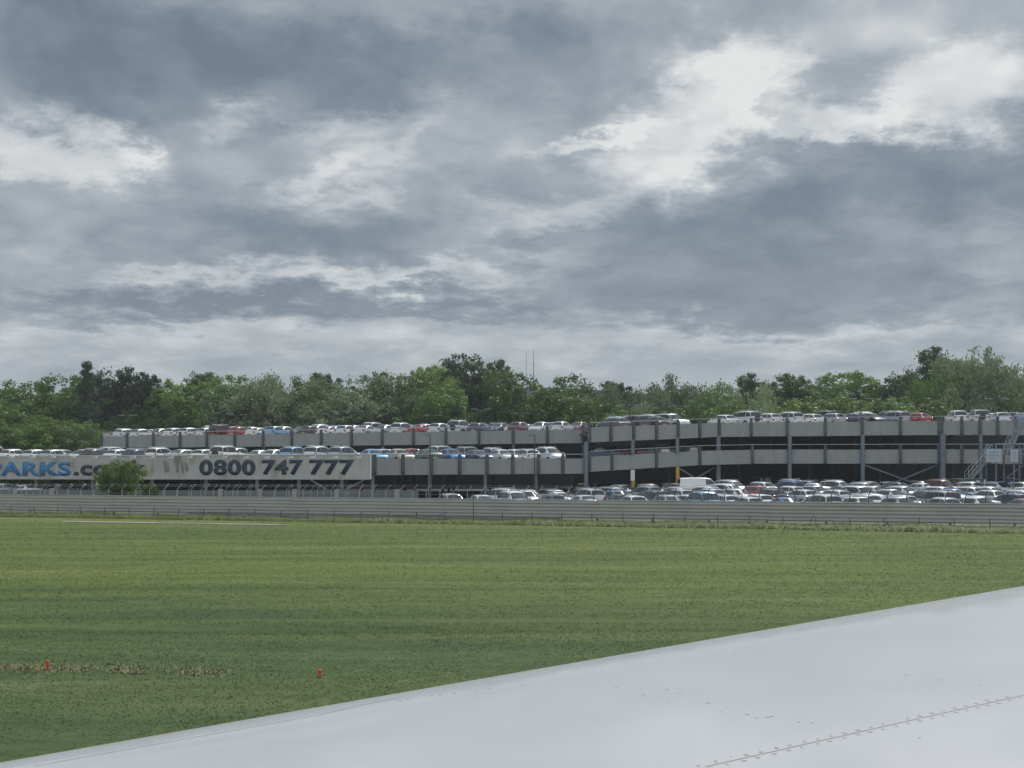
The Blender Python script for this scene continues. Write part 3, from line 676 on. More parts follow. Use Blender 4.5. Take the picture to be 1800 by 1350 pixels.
def tree_proto(name, kind, seed):
    g_ = random.Random(seed); mats = {'A':'leafA','B':'leafB','C':'leafC','D':'leafD','E':'leafE'}
    lob = []
    if kind == 'oak':
        for i in range(9):
            a = g_.uniform(0, 6.28); r_ = g_.uniform(.8, 3.6); z = g_.uniform(5, 11.5)
            s = g_.uniform(1.5, 2.6) * (1.1 - (z - 5) / 18); lob.append((math.cos(a)*r_, math.sin(a)*r_, z, s*1.15, s*1.1, s*.85))
        lob += [(0, 0, 8, 2.8, 2.8, 3.2), (g_.uniform(-.6,.6), 0, 10.4, 2.3, 2.2, 2.3), (g_.uniform(-2,2), 0, 4.2, 3, 2.6, 2)]
        v, f, c = crown(seed, lob, 300, 62, .125, (.35, .85)); ht = 13.0
    elif kind == 'round':
        for i in range(8):
            a = g_.uniform(0, 6.28); r_ = g_.uniform(.5, 3.2); z = g_.uniform(2.5, 8)
            s = g_.uniform(1.4, 2.4); lob.append((math.cos(a)*r_, math.sin(a)*r_, z, s*1.1, s*1.1, s*.9))
        lob += [(0, 0, 5.5, 3, 3, 3), (g_.uniform(-.6,.6), 0, 7.4, 2.2, 2.2, 2.3), (0, 0, 2.5, 3, 2.8, 2)]
        v, f, c = crown(seed, lob, 300, 62, .12, (.32, .8)); ht = 9.9
    elif kind == 'willow':
        for i in range(12):
            a = g_.uniform(0, 6.28); r_ = g_.uniform(.8, 3.6); z = g_.uniform(3, 10)
            s = g_.uniform(1.1, 2.1) * (1.15 - (z - 3) / 15); lob.append((math.cos(a)*r_, math.sin(a)*r_, z, s, s, s*1.15))
        lob += [(0, 0, 6, 2.4, 2.4, 3.4), (g_.uniform(-.6,.6), 0, 9.4, 1.5, 1.4, 2.1)]
        v, f, c = crown(seed, lob, 290, 62, .115, (.35, .85), droop=.5, flat=1.1); ht = 11.5
    elif kind == 'conifer':
        for i in range(12):
            z = 1.5 + i * .98; s = max(.35, 1.9 * (1 - i / 13.5)); lob.append((g_.uniform(-.3,.3), g_.uniform(-.3,.3), z, s*g_.uniform(.8,1.15), s, .8))
        v, f, c = crown(seed, lob, 260, 60, .11, (.25, .55), droop=.15, pw=.32); ht = 13.6
    elif kind == 'shrub':
        for i in range(9):
            lob.append((g_.uniform(-1.2, 1.2), g_.uniform(-.8, .8), g_.uniform(.7, 2.3), g_.uniform(.7, 1.0), .9, g_.uniform(.6, .8)))
        lob += [(0, 0, 1.5, 1.5, 1.2, 1.5), (-.75, 0, 2.35, .75, .8, .72), (.75, 0, 2.4, .7, .8, .7), (0, .1, 2.5, .7, .7, .65)]
        v, f, c = crown(seed, lob, 260, 80, .06, (.16, .42), droop=-.2); ht = 3.25
    else:                                # bush
        for i in range(6):
            lob.append((g_.uniform(-1.9, 1.9), g_.uniform(-1, 1), g_.uniform(.8, 2.2), g_.uniform(.8, 1.3), 1, g_.uniform(.7, 1.1)))
        lob += [(0, 0, 1.2, 2.2, 1.6, 1.3)]
        v, f, c = crown(seed, lob, 110, 80, .085, (.3, .6), droop=-.25); ht = 3.3
    return v, f, c, ht
TP = {}
for kind, n in (('oak', 3), ('round', 3), ('willow', 2), ('conifer', 1), ('bush', 1), ('shrub', 1)):
    for i in range(n):
        v, f, c, ht = tree_proto(kind, kind, 11 + i * 7 + len(kind))
        o = np_mesh('crown', v, f, None); me = o.data; bpy.data.objects.remove(o)
        m = MB(); gg = random.Random(i + 50); base = ht * .30
        m.tube([(0, 0, -.5), (.05, 0, base * .6), (0, .05, base), (.1, 0, ht * .6), (.05, 0, ht * .86)], [ht*.028, ht*.022, ht*.019, ht*.010, .03], 8)
        for j in sorted(gg.sample(range(len(c)), 14 if kind not in ('bush', 'shrub') else 7)):
            p = c[j]; z0 = min(max(base * .8, p[2] * .55), ht * .6)
            m.tube([(0.04, 0, z0), (p[0]*.45, p[1]*.45, z0 + (p[2] - z0) * .6), tuple(p)], [ht*.010, ht*.006, .02], 5)
        o = m.build('trunk', M['bark'], smooth=True); tm = o.data; bpy.data.objects.remove(o)
        TP[(kind, i)] = (me, tm, ht)
def lm(me, m_):
    key = me.name + m_.name
    if key not in LM: c = me.copy(); c.materials.clear(); c.materials.append(m_); LM[key] = c
    return LM[key]
LM = {}
def plant(name, kind, i, px, ytop, Y, lf, label, cat, group=None, wsc=1.0, z0=0., rz=None, base=None):
    me, tm, ht = TP[(kind, i)]
    top = H - (ytop - HZ) / F * Y; s = (top - z0) / ht
    r = empty(name, ((px - 900) / F * Y, Y, z0), label, cat, group, random.uniform(0, 6.28) if rz is None else rz)
    c = bpy.data.objects.new('crown', lm(me, M[lf])); C.objects.link(c); c.parent = r
    t_ = bpy.data.objects.new('trunk', lm(tm, M['bark'])); C.objects.link(t_); t_.parent = r
    r.scale = (s * wsc, s * wsc, s); return r
plant('bush', 'shrub', 0, 211, 805, 126.5, 'leafS', 'leafy yellow green bush hiding the middle letters of the banner', 'bush', rz=.3, wsc=.80)
plant('bush', 'shrub', 0, 262, 848, 126.0, 'leafS', 'small light green shrub beside the foot of the big bush', 'bush', rz=2, wsc=.75)
# treeline: px, ytop, depth, kind, proto, leaf, width
ORD = ['first','second','third','fourth','fifth','sixth','seventh','eighth','ninth','tenth','eleventh','twelfth','thirteenth','fourteenth','fifteenth','sixteenth','seventeenth','eighteenth','nineteenth']
ORD += ['twentieth'] + ['twenty-' + w for w in ORD[:9]] + ['thirtieth'] + ['thirty-' + w for w in ORD[:9]] + ['fortieth'] + ['forty-' + w for w in ORD[:9]]
TL = [(8,690,215,'round',0,'A',1.25),(55,664,228,'round',1,'A',1.3),(98,668,232,'round',2,'A',1.25),(132,664,240,'oak',0,'A',1.0),(156,634,226,'conifer',0,'E',1.15),(176,655,236,'oak',1,'E',.7),
 (197,641,240,'oak',2,'C',.85),(232,647,240,'oak',0,'C',.8),(263,656,238,'oak',1,'C',.75),(288,668,238,'round',0,'A',1.0),(318,658,240,'round',1,'B',1.0),(346,655,242,'oak',1,'C',.85),(378,652,240,'oak',2,'C',.85),
 (405,668,230,'round',2,'A',1.1),(436,658,225,'round',0,'D',1.2),(478,654,222,'willow',0,'D',1.25),(510,660,228,'willow',1,'A',1.1),(545,668,235,'oak',0,'A',.95),(580,656,242,'oak',1,'C',.85),(614,656,240,'oak',2,'A',.75),(600,672,222,'round',1,'D',1.3),
 (650,666,225,'round',2,'D',1.2),(682,655,234,'oak',0,'A',.95),(712,655,230,'round',0,'B',1.1),(748,641,228,'oak',1,'B',.9),(775,664,222,'round',1,'A',1.1),(800,628,236,'oak',2,'C',.95),(830,622,238,'oak',0,'C',1.0),
 (862,634,236,'oak',1,'C',.95),(893,652,230,'oak',2,'A',.95),(925,657,226,'round',2,'A',1.1),(955,682,228,'round',0,'B',1.1),(985,682,240,'round',1,'A',1.0),(1012,683,244,'oak',0,'A',.85),(1040,697,236,'round',2,'B',1.1),
 (1066,694,232,'round',0,'B',1.0),(1090,671,236,'oak',1,'E',.9),(1122,668,228,'willow',0,'D',1.05),(1160,657,228,'willow',1,'D',1.15),(1192,668,232,'oak',2,'A',.9),(1222,668,236,'willow',0,'A',1.0),(1262,672,236,'willow',1,'A',1.0),
 (1300,668,226,'willow',0,'D',1.0),(1322,658,238,'oak',0,'C',.95),(1358,656,240,'round',1,'C',1.1),(1400,658,240,'oak',1,'A',.95),(1432,656,242,'oak',2,'C',.9),(1470,658,238,'round',2,'A',1.1),(1510,664,240,'oak',0,'A',1.0),
 (1550,660,236,'round',0,'C',1.1),(1580,656,238,'oak',1,'A',.9),(1606,637,240,'oak',2,'C',.75),(1646,611,242,'oak',0,'C',.92),(1690,640,228,'willow',1,'A',1.1),(1718,612,226,'willow',0,'D',1.0),(1752,608,228,'willow',1,'D',.95),(1790,640,226,'willow',0,'D',1.0),(1826,645,232,'round',1,'A',1.0)]
KD = {'A':'mid green','B':'fresh bright green','C':'dark green','D':'pale grey green','E':'very dark'}
KT = {'oak':'uneven tall crowned tree','round':'rounded bushy tree','willow':'feathery willow like tree','conifer':'pointed conifer'}
cnt = {}
for row in sorted(TL):
    px, yt, Y, kd, i, lf, w = row; key = (kd, lf); cnt[key] = cnt.get(key, 0) + 1
    plant('tree', kd, i, px, yt - (11 if 940 < px < 1030 else 4), Y, 'leaf' + lf, f"{KD[lf]} {KT[kd]}, {ORD[cnt[key]-1]} such from left on the skyline", 'tree', 'trees along the skyline behind the car parks', w)
# nearer, lower trees in front of the line
FR = [(-20,728,195,'A'),(30,738,198,'A'),(85,722,200,'B'),(120,745,196,'A'),(160,735,199,'D'),(215,716,236,'A'),(262,700,240,'B'),(300,708,238,'A'),(345,698,238,'A'),(395,708,236,'D'),(440,705,236,'A'),(490,712,236,'D'),
 (540,700,236,'C'),(585,705,234,'A'),(632,702,234,'A'),(675,698,236,'B'),(720,702,234,'A'),(765,700,234,'C'),(812,690,234,'A'),(855,702,230,'B'),(900,698,232,'A'),(945,706,232,'A'),(990,703,236,'B'),(1035,716,232,'A'),(1075,712,230,'B'),
 (1110,704,222,'A'),(1150,700,222,'D'),(1195,700,222,'A'),(1240,698,224,'A'),(1280,702,222,'B'),(1325,700,222,'D'),(1370,690,224,'B'),(1412,688,224,'B'),(1455,698,222,'A'),(1500,684,222,'B'),(1545,692,222,'A'),(1590,690,222,'A'),(1635,690,222,'A'),(1680,680,222,'D'),(1730,684,222,'D'),(1775,684,222,'D'),(1815,690,222,'A')]
cnt = {}
for px, yt, Y, lf in FR:
    cnt[lf] = cnt.get(lf, 0) + 1; kd = 'round' if lf != 'D' else 'willow'
    plant('tree', kd, random.randrange(3 if kd == 'round' else 2), px + random.uniform(-6, 6), yt, Y, 'leaf' + lf, f"low {KD[lf]} tree in front of taller trees, {ORD[cnt[lf]-1]} such from left", 'tree', 'low trees in front of the tree line', 1.35)
HG = [(-25,778,172,'A'),(20,772,178,'D'),(62,780,176,'A'),(105,772,180,'B'),(150,776,182,'A')]
for k, (px, yt, Y, lf) in enumerate(HG):
    plant('bush', 'bush', 0, px, yt - 14, Y + 24, 'leaf' + lf, f"{KD[lf]} undergrowth bush behind the cars at far left, {ORD[k]} from the left", 'bush', 'undergrowth bushes', 1.25)

# ---------------------------------------------------------------- cars
def car_proto(kind):
    # stations from rear (-x) to front (+x): x, half width body, belt/hood z, roof z or None, half width roof
    spec = {
     'hatchback': dict(L=4.0, W=.86, st=[(-2.0,.66,.62,None),(-1.95,.80,.92,None),(-1.86,.84,1.0,(1.02,.70)),(-1.50,.86,.99,(1.42,.60)),(-1.0,.87,.98,(1.49,.59)),(0.0,.87,.97,(1.51,.58)),(.35,.87,.96,(1.45,.56)),(1.08,.86,.97,(.99,.66)),(1.35,.85,.93,None),(1.75,.80,.84,None),(1.93,.70,.66,None),(2.0,.55,.52,None)], wb=(-1.25,1.28), r=.31, pil=(4,)),
     'saloon': dict(L=4.6, W=.88, st=[(-2.3,.64,.60,None),(-2.25,.80,.92,None),(-2.10,.84,1.04,None),(-1.60,.86,1.06,(1.07,.66)),(-1.0,.88,1.0,(1.38,.58)),(-.4,.88,.98,(1.43,.57)),(.2,.88,.97,(1.41,.56)),(.50,.88,.96,(1.33,.55)),(1.20,.87,.95,(.97,.66)),(1.6,.85,.88,None),(2.05,.80,.80,None),(2.24,.70,.64,None),(2.3,.55,.5,None)], wb=(-1.35,1.42), r=.32, pil=(5,)),
     'estate': dict(L=4.6, W=.88, st=[(-2.3,.66,.60,None),(-2.26,.80,.90,None),(-2.18,.84,1.0,(1.02,.72)),(-1.85,.86,1.0,(1.40,.62)),(-1.2,.88,.98,(1.48,.60)),(-.2,.88,.97,(1.49,.59)),(.25,.88,.96,(1.41,.57)),(1.05,.87,.95,(.98,.66)),(1.5,.85,.90,None),(2.05,.80,.80,None),(2.24,.70,.64,None),(2.3,.55,.5,None)], wb=(-1.35,1.42), r=.32, pil=(4,)),
     'people carrier': dict(L=4.5, W=.90, st=[(-2.2,.70,.62,None),(-2.16,.84,1.0,None),(-2.10,.87,1.06,(1.08,.74)),(-1.90,.89,1.05,(1.58,.66)),(-1.2,.90,1.04,(1.68,.64)),(-.1,.90,1.02,(1.69,.63)),(.55,.90,1.02,(1.56,.61)),(1.45,.88,1.02,(1.04,.70)),(1.75,.86,.95,None),(2.05,.80,.82,None),(2.2,.70,.62,None),(2.26,.55,.5,None)], wb=(-1.35,1.38), r=.33, pil=(4,)),
     'off-roader': dict(L=4.5, W=.93, st=[(-2.25,.74,.66,None),(-2.22,.86,1.08,None),(-2.16,.90,1.14,(1.16,.80)),(-2.02,.92,1.14,(1.72,.72)),(-1.3,.93,1.13,(1.80,.70)),(-.1,.93,1.12,(1.80,.70)),(.30,.93,1.11,(1.72,.68)),(.92,.92,1.12,(1.14,.78)),(1.2,.92,1.11,None),(1.95,.88,1.04,None),(2.2,.80,.82,None),(2.26,.66,.6,None)], wb=(-1.35,1.40), r=.38, pil=(4,)),
     'van': dict(L=4.9, W=.95, st=[(-2.45,.80,.6,None),(-2.43,.92,1.14,None),(-2.40,.95,1.18,(1.2,.90)),(-2.34,.95,1.18,(1.86,.84)),(-1.4,.95,1.18,(1.92,.82)),(.2,.95,1.16,(1.92,.82)),(.75,.95,1.15,(1.82,.80)),(1.5,.93,1.14,(1.16,.82)),(1.85,.90,1.06,None),(2.2,.85,.92,None),(2.36,.76,.7,None),(2.42,.6,.55,None)], wb=(-1.5,1.52), r=.34, pil=(5,)),
    }[kind]
    st = spec['st']; vs = []; rings = []
    for x, w, zb, rf in st:
        edge = x in (st[0][0], st[-1][0]); zlo = .36 if edge else .22
        if rf: zr, wr = rf; up = [(wr, zr - .07), (wr * .86, zr - .01), (wr * .45, zr + .02), (0, zr + .03)]
        else: up = [(w * .80, zb + .015), (w * .62, zb + .03), (w * .35, zb + .045), (0, zb + .05)]
        half = [(w * .80, zlo), (w * .97, zlo + .08), (w, (zlo + zb) * .5), (w * .985, zb - .10), (w * .93, zb)] + up
        ring = [(x, 0, zlo)] + [(x, y, z) for y, z in half] + [(x, -y, z) for y, z in half[-2::-1]]
        rings.append(ring)
    nr_ = len(rings[0]); fs = []
    for r_ in rings: vs += r_
    n2 = len(half)                       # 9 -> indices: 1..9 are the +y side, 9 = centre top
    for i in range(len(st) - 1):
        for k in range(nr_): fs.append((i*nr_+k, i*nr_+(k+1)%nr_, (i+1)*nr_+(k+1)%nr_, (i+1)*nr_+k))
    fs.append(tuple(range(nr_))); fs.append(tuple((len(st)-1)*nr_+k for k in range(nr_))[::-1])
    root = empty('parked_car', (0,0,0))
    body = MB().add(vs, fs).build('body', None, root, smooth=True, angle=38)
    bm = bmesh.new(); bm.from_mesh(body.data); bmesh.ops.recalc_face_normals(bm, faces=bm.faces); bm.to_mesh(body.data); bm.free()
    body.data.materials.append(PAINT['silver'])
    def pane(name, quads, inset=.045):
        bm = bmesh.new(); cache = {}
        def gv_(i):
            if i not in cache: cache[i] = bm.verts.new(vs[i])
            return cache[i]
        for q in quads:
            try: bm.faces.new([gv_(i) for i in q])
            except ValueError: pass
        bmesh.ops.recalc_face_normals(bm, faces=bm.faces)
        res = bmesh.ops.inset_region(bm, faces=bm.faces[:], thickness=inset, use_boundary=True)
        bmesh.ops.delete(bm, geom=res['faces'], context='FACES')
        bm.normal_update(); c = Vector((0, 0, .8))
        for v in bm.verts:
            n = v.normal.copy()
            out = v.co - Vector((v.co.x * .8, 0, .8))
            if n.dot(out) < 0: n = -n
            v.co += n * .012
        me = bpy.data.meshes.new(name); bm.to_mesh(me); bm.free()
        me.materials.append(M['glass']); me.polygons.foreach_set('use_smooth', [True] * len(me.polygons))
        o = bpy.data.objects.new(name, me); C.objects.link(o); o.parent = root; return o
    gi = [i for i, s_ in enumerate(st) if s_[3]]
    def cell(i, k): return (i*nr_+k, i*nr_+k+1, (i+1)*nr_+k+1, (i+1)*nr_+k)
    topk = list(range(6, 12))            # rows between the roof edges over the centre
    pane('windscreen', [cell(gi[-2], k) for k in topk], .05)
    if kind != 'van': pane('rear_window', [cell(gi[0], k) for k in topk], .07)
    else: pane('rear_window', [cell(gi[0], k) for k in topk], .16)
    p0 = spec['pil'][0]
    for k in (5, 12):
        if kind == 'van':
            pane('side_window', [cell(i, k) for i in gi[:-1] if i >= gi[-3]], .06)
        else:
            pane('side_window', [cell(i, k) for i in gi[:-1] if i < p0], .05)
            pane('side_window', [cell(i, k) for i in gi[:-1] if i >= p0], .05)
    W_ = spec['W']; Lh = spec['L'] / 2; r = spec['r']
    for xw in spec['wb']:
        for sy in (-1, 1):
            def disc(rad, y0, y1, n=18, rin=0):
                a = [(xw + math.cos(2*math.pi*k/n)*rad, y0, r + math.sin(2*math.pi*k/n)*rad) for k in range(n)]
                b = [(x, y1, z) for x, _, z in a]; return a + b, [tuple(range(n)), tuple(range(n, 2*n))[::-1]] + [(k, n+k, n+(k+1)%n, (k+1)%n) for k in range(n)]
            MB().add(*disc(r + .055, sy * (W_ - .2), sy * (W_ + .004))).build('wheel_arch', M['arch'], root)
            wh = MB().add(*disc(r, sy * (W_ - .18), sy * (W_ + .014))).build('wheel', M['tyre'], root)
            MB().add(*disc(r * .66, sy * (W_ - .1), sy * (W_ + .022))).build('rim', M['rim'], wh)
    zl_ = .86 if kind in ('hatchback', 'saloon', 'estate') else 1.0
    xr = st[1][0]; xf = st[-3][0]
    for sy in (-1, 1):
        MB().box((xr + .02, sy * .68, zl_ - .06), (.13, .22, .20 if kind != 'van' else .35)).build('tail_light', M['lampr'], root)
        MB().box((xf + .09, sy * .58, .68 if kind in ('hatchback','saloon','estate') else .76), (.12, .28, .13)).build('headlight', M['lampw'], root)
        m = MB(); xm = st[gi[-1]][0] - .22; zm = st[gi[-1]][2] + .06
        m.box((xm, sy * (W_ + .06), zm), (.10, .20, .14)); m.build('door_mirror', None, root).data.materials.append(PAINT['silver'])
    MB().box((st[0][0] - .01 , 0, .60), (.03, .50, .11)).build('number_plate', M['platey'], root)
    MB().box((st[-1][0] + .01, 0, .45), (.03, .50, .11)).build('number_plate', M['platew'], root)
    MB().box((st[-1][0] - .03, 0, .56), (.06, .9, .09)).build('grille', M['plastic'], root)
    if kind in ('estate', 'off-roader', 'people carrier'):
        zr = max(s_[3][0] for s_ in st if s_[3]); wr = .56 if kind != 'off-roader' else .62
        for sy in (-1, 1): MB().tube([(-1.6, sy*wr, zr - .02), (-1.45, sy*wr, zr + .06), (.1, sy*wr, zr + .06), (.25, sy*wr, zr - .04)], .02, 5).build('roof_rail', M['galv'], root)
    if kind == 'off-roader':
        m = MB().tube([(-2.26, 0, 1.0), (-2.44, 0, 1.0)], .34, 16); m.build('spare_wheel', M['plastic'], root)
    for o in [body] + [ch for ch in root.children if ch.name.startswith('door_mirror')]: o.material_slots[0].link = 'OBJECT'; o.material_slots[0].material = PAINT['silver']
    return root
bpy.context.view_layer.update()
PROTO = {k: car_proto(k) for k in ('hatchback', 'saloon', 'estate', 'people carrier', 'off-roader', 'van')}
TREE_OF = {k: [(ch, list(ch.children)) for ch in p.children] for k, p in PROTO.items()}
USED = set(); NCAR = 0
def place_car(kind, paint, loc, rz, label, group, cat=None):
    global NCAR; NCAR += 1
    p = PROTO[kind]; r_ = p.copy(); C.objects.link(r_)
    for ch, gs in TREE_OF[kind]:
        c = ch.copy(); C.objects.link(c); c.parent = r_
        if ch.name.startswith(('body', 'door_mirror')): c.material_slots[0].link = 'OBJECT'; c.material_slots[0].material = PAINT[paint]
        for g_ in gs: d = g_.copy(); C.objects.link(d); d.parent = c
    r_.location = loc; r_.rotation_euler = (0, 0, rz); s = random.uniform(.97, 1.03); r_.scale = (s, s, s * random.uniform(.98, 1.02))
    if kind == 'van': r_.name = 'parked_van'
    tag(r_, label, cat or ('van' if kind == 'van' else 'car'), group); return r_
KW = ['hatchback'] * 9 + ['saloon'] * 5 + ['estate'] * 4 + ['people carrier'] * 3 + ['off-roader'] * 2
PW = ['silver'] * 14 + ['light grey'] * 6 + ['white'] * 9 + ['dark grey'] * 4 + ['black'] * 3 + ['dark blue'] * 3 + ['blue'] * 2 + ['red'] + ['dark red', 'green', 'beige', 'sky blue']
rc = random.Random(21)
def row(p0, p1, off, zfun, name, grp, spacing=2.6, px_rng=None, head=0., flip=.25, fixed=None, skip=.02):
    d = (p1 - p0); n = int(d.length / spacing); d.normalize(); nb_ = Vector((-d.y, d.x)); nb_ = nb_ if nb_.y > 0 else -nb_
    ang = math.atan2(nb_.y, nb_.x) + head; cars = []
    for i in range(n):
        if rc.random() < skip: continue
        q = p0 + d * ((i + .5) * spacing + rc.uniform(-.12, .12)) + nb_ * (off + rc.uniform(-.3, .3)); px = 900 + F * q.x / q.y
        if px_rng and not (px_rng[0] <= px <= px_rng[1]): continue
        cars.append([q, rc.choice(KW), rc.choice(PW), ang + (math.pi if rc.random() < flip else 0) + rc.uniform(-.03, .03), px])
    if fixed:
        for px, kd, pt, hd in fixed:
            c = min(cars, key=lambda c: abs(c[4] - px)); c[1], c[2] = kd, pt
            if hd is not None: c[3] = ang + hd
    for i, (q, kd, pt, a, px) in enumerate(cars):
        nbc = cars[i + 1] if i + 1 < len(cars) else cars[i - 1]; side = 'left' if i + 1 < len(cars) else 'right'
        lab = f"{pt} {kd}, {ORD[i]} from left in {name}, {side} of {nbc[2]} {nbc[1]}"
        if len(lab.split()) > 16: lab = f"{pt} {kd}, {ORD[i]} from left in {name}"
        place_car(kd, pt, (q.x, q.y, zfun(q.x, q.y)), a, lab, grp)
zUL = lambda X, Y: 7.5 - .55 + .38 * max(0, min(1, (X - U0.x) / (U1.x - U0.x))) + .02 * max(0, Y - (U0.y + (U1.y - U0.y) * (X - U0.x) / (U1.x - U0.x)))
row(U0, U1, 3.4, zUL, 'front row of upper left deck', 'cars on the upper left deck', 2.62, (224, 1020), fixed=[(430,'hatchback','red',0),(525,'hatchback','black',0),(700,'people carrier','silver',0),(760,'hatchback','silver',0),(800,'hatchback','silver',0),(825,'off-roader','silver',0),(890,'hatchback','dark red',0),(985,'hatchback','red',0),(1015,'hatchback','silver',0)])
row(U0, U1, 9.0, zUL, 'second row of upper left deck', 'cars on the upper left deck', 2.62, (260, 1020), flip=.8)
row(U0, U1, 21., zUL, 'third row of upper left deck', 'cars on the upper left deck', 4.2, (380, 1020))
zLL = lambda X, Y: DZ + .05
row(BN0, BN1, 4.2, zLL, 'front row of low deck behind banner', 'cars on the low left deck', 2.62, (-40, 640), fixed=[(90,'hatchback','light grey',0),(172,'estate','black',0),(288,'people carrier','white',0),(370,'hatchback','white',0),(570,'people carrier','silver',0)])
row(BN0, BN1, 10., zLL, 'second row of low deck behind banner', 'cars on the low left deck', 3.2, (-40, 640), flip=.8)
row(A_, B_, 3.5, zLL, 'front row of low deck right of banner', 'cars on the low left deck', 2.75, (645, 1020), fixed=[(670,'saloon','sky blue',math.pi),(725,'saloon','beige',math.pi),(792,'hatchback','blue',math.pi),(850,'saloon','dark blue',math.pi),(900,'saloon','white',math.pi),(945,'hatchback','silver',math.pi),(985,'people carrier','silver',math.pi)], skip=0)
row(A_, B_, 9.5, zLL, 'second row of low deck right of banner', 'cars on the low left deck', 3.0, (660, 1020), fixed=[(700,'hatchback','red',0)])
# right block, top
def lin_(zs, px):
    xs_ = [1030, 1262, 1652, 1880]; return float(np.interp(px, xs_, zs))
zUR = lambda X, Y: lin_(ZU, 900 + F * X / Y) - .55 + .02
zLR = lambda X, Y: lin_(ZL, 900 + F * X / Y) - .55 + .02
row(B_, C_, 4.0, lambda X, Y: zUR(X, Y) + .06, 'front row of upper ramp', 'cars on the upper right deck', 2.8, (1045, 1262), fixed=[(1080,'hatchback','dark grey',0),(1120,'people carrier','black',0),(1150,'hatchback','black',0)])
row(B_, C_, 9.8, lambda X, Y: zUR(X, Y) + .22, 'second row of upper ramp', 'cars on the upper right deck', 2.6, (1045, 1250), fixed=[(1180,'off-roader','white',0)])
row(C_, D_, 4.0, lambda X, Y: zUR(X, Y) + .06, 'front row of upper right deck', 'cars on the upper right deck', 2.4, (1262, 1652), head=.5, fixed=[(1290,'off-roader','white',0),(1330,'hatchback','white',0),(1375,'estate','black',0),(1400,'people carrier','white',0),(1430,'hatchback','white',0),(1480,'hatchback','silver',0),(1510,'estate','dark blue',0),(1630,'hatchback','red',0)])
row(C_, D_, 9.8, lambda X, Y: zUR(X, Y) + .22, 'second row of upper right deck', 'cars on the upper right deck', 2.5, (1262, 1652), flip=.8, head=.5)
row(D_, E_, 4.0, lambda X, Y: zUR(X, Y) + .06, 'front row of upper far right deck', 'cars on the upper right deck', 2.3, (1652, 1860), head=.4, fixed=[(1715,'off-roader','silver',0)])
row(D_, E_, 9.8, lambda X, Y: zUR(X, Y) + .22, 'second row of upper far right deck', 'cars on the upper right deck', 2.6, (1652, 1850))
row(B_, C_, 3.6, zLR, 'shaded front row of middle ramp', 'cars on the middle right deck', 3.6, (1040, 1262), fixed=[(1070,'hatchback','red',0),(1120,'saloon','dark red',0),(1050,'hatchback','dark blue',0)])
# ground level lot
gz = lambda X, Y: lotz(X, Y) + .01
def lot(Y, x0, x1, nm, sp_, head, fixed=None, dy=-.10):
    row(Vector(((x0 - 900) / F * Y, Y)), Vector(((x1 - 900) / F * (Y + dy * 20), Y + dy * 20)), 0, gz, nm, 'cars in the ground level car park', sp_, None, head, .5, fixed, .03)
lot(158.5, 1300, 1850, 'sheltered row under right deck', 3.6, .35, [(1300,'off-roader','black',None),(1460,'estate','dark red',None)], 0)
lot(150.5, 1045, 1640, 'rearmost open ground row', 2.75, .5, [(1640,'hatchback','light grey',0)], 0)
lot(151, 1745, 1860, 'short back row right of cabin', 2.6, -.7, [(1755,'hatchback','blue',math.pi),(1790,'hatchback','dark blue',math.pi),(1840,'hatchback','red',math.pi)], 0)
lot(144.5, 980, 1860, 'second ground row from back', 2.75, .6, None, 0)
lot(136, 905, 1860, 'third ground row from back', 2.75, .6, [(1160,'estate','silver',None),(1320,'hatchback','red',None)], -.15)
lot(129.5, 850, 1860, 'fourth ground row from back', 2.75, .5, [(870,'off-roader','silver',.4),(1060,'hatchback','blue',None)], -.15)
lot(121, 760, 1860, 'second ground row from fence', 2.9, .5, [(1520,'hatchback','silver',None)], -.35)
lot(114.5, 1080, 1860, 'ground row nearest the fence', 3.0, .5, None, -.35)
for px, kd, pt, hd in ((40,'saloon','white',2.6),(98,'hatchback','dark grey',2.3),(2,'hatchback','light grey',2.4)):
    Y = 147; q = XY(px, Y); place_car(kd, pt, (q.x, q.y, .45), hd, f"{pt} {kd} half hidden in shade under the banner at far left", 'cars under the banner')
q = XY(1234, 140); v = place_car('van', 'white', (q.x, q.y, lotz(q.x, q.y) + .3), .05, 'white van seen side on among the ground level cars, taller than its neighbours', 'cars in the ground level car park')
for k_, p in PROTO.items():
    for ch, gs in TREE_OF[k_]:
        for g_ in gs: bpy.data.objects.remove(g_)
        bpy.data.objects.remove(ch)
    bpy.data.objects.remove(p)
print('CARS', NCAR)

# ---------------------------------------------------------------- lamps
def lamp_post(px, ytop, Y, z0, double, label, head=.55):
    q = XY(px, Y); zt_ = H - (ytop - HZ) / F * Y
    r_ = empty('lamp_post', (q.x, q.y, z0), label, 'lamp post', 'slim lamp posts on the parking decks')
    MB().tube([(q.x, q.y, z0), (q.x, q.y, (z0 + zt_) / 2), (q.x, q.y, zt_)], [.08, .06, .045], 8).build('pole', M['lampdark'], r_)
    for s in ((-1, 1) if double else (-1,)):
        MB().tube([(q.x, q.y, zt_ - .03), (q.x + s * .5, q.y, zt_)], .03, 6).build('arm', M['lampdark'], r_)
        m = MB(); x0, x1 = q.x + s * .45, q.x + s * (.45 + head * 1.6)
        m.add([(x0, q.y - .16, zt_ + .02), (x1, q.y - .16, zt_ + .05), (x1, q.y + .16, zt_ + .05), (x0, q.y + .16, zt_ + .02), (x0, q.y - .12, zt_ + .14), (x1, q.y - .09, zt_ + .11), (x1, q.y + .09, zt_ + .11), (x0, q.y + .12, zt_ + .14)],
              [(0,3,2,1),(4,5,6,7),(0,1,5,4),(1,2,6,5),(2,3,7,6),(3,0,4,7)]); m.build('lantern', M['steel'], r_)
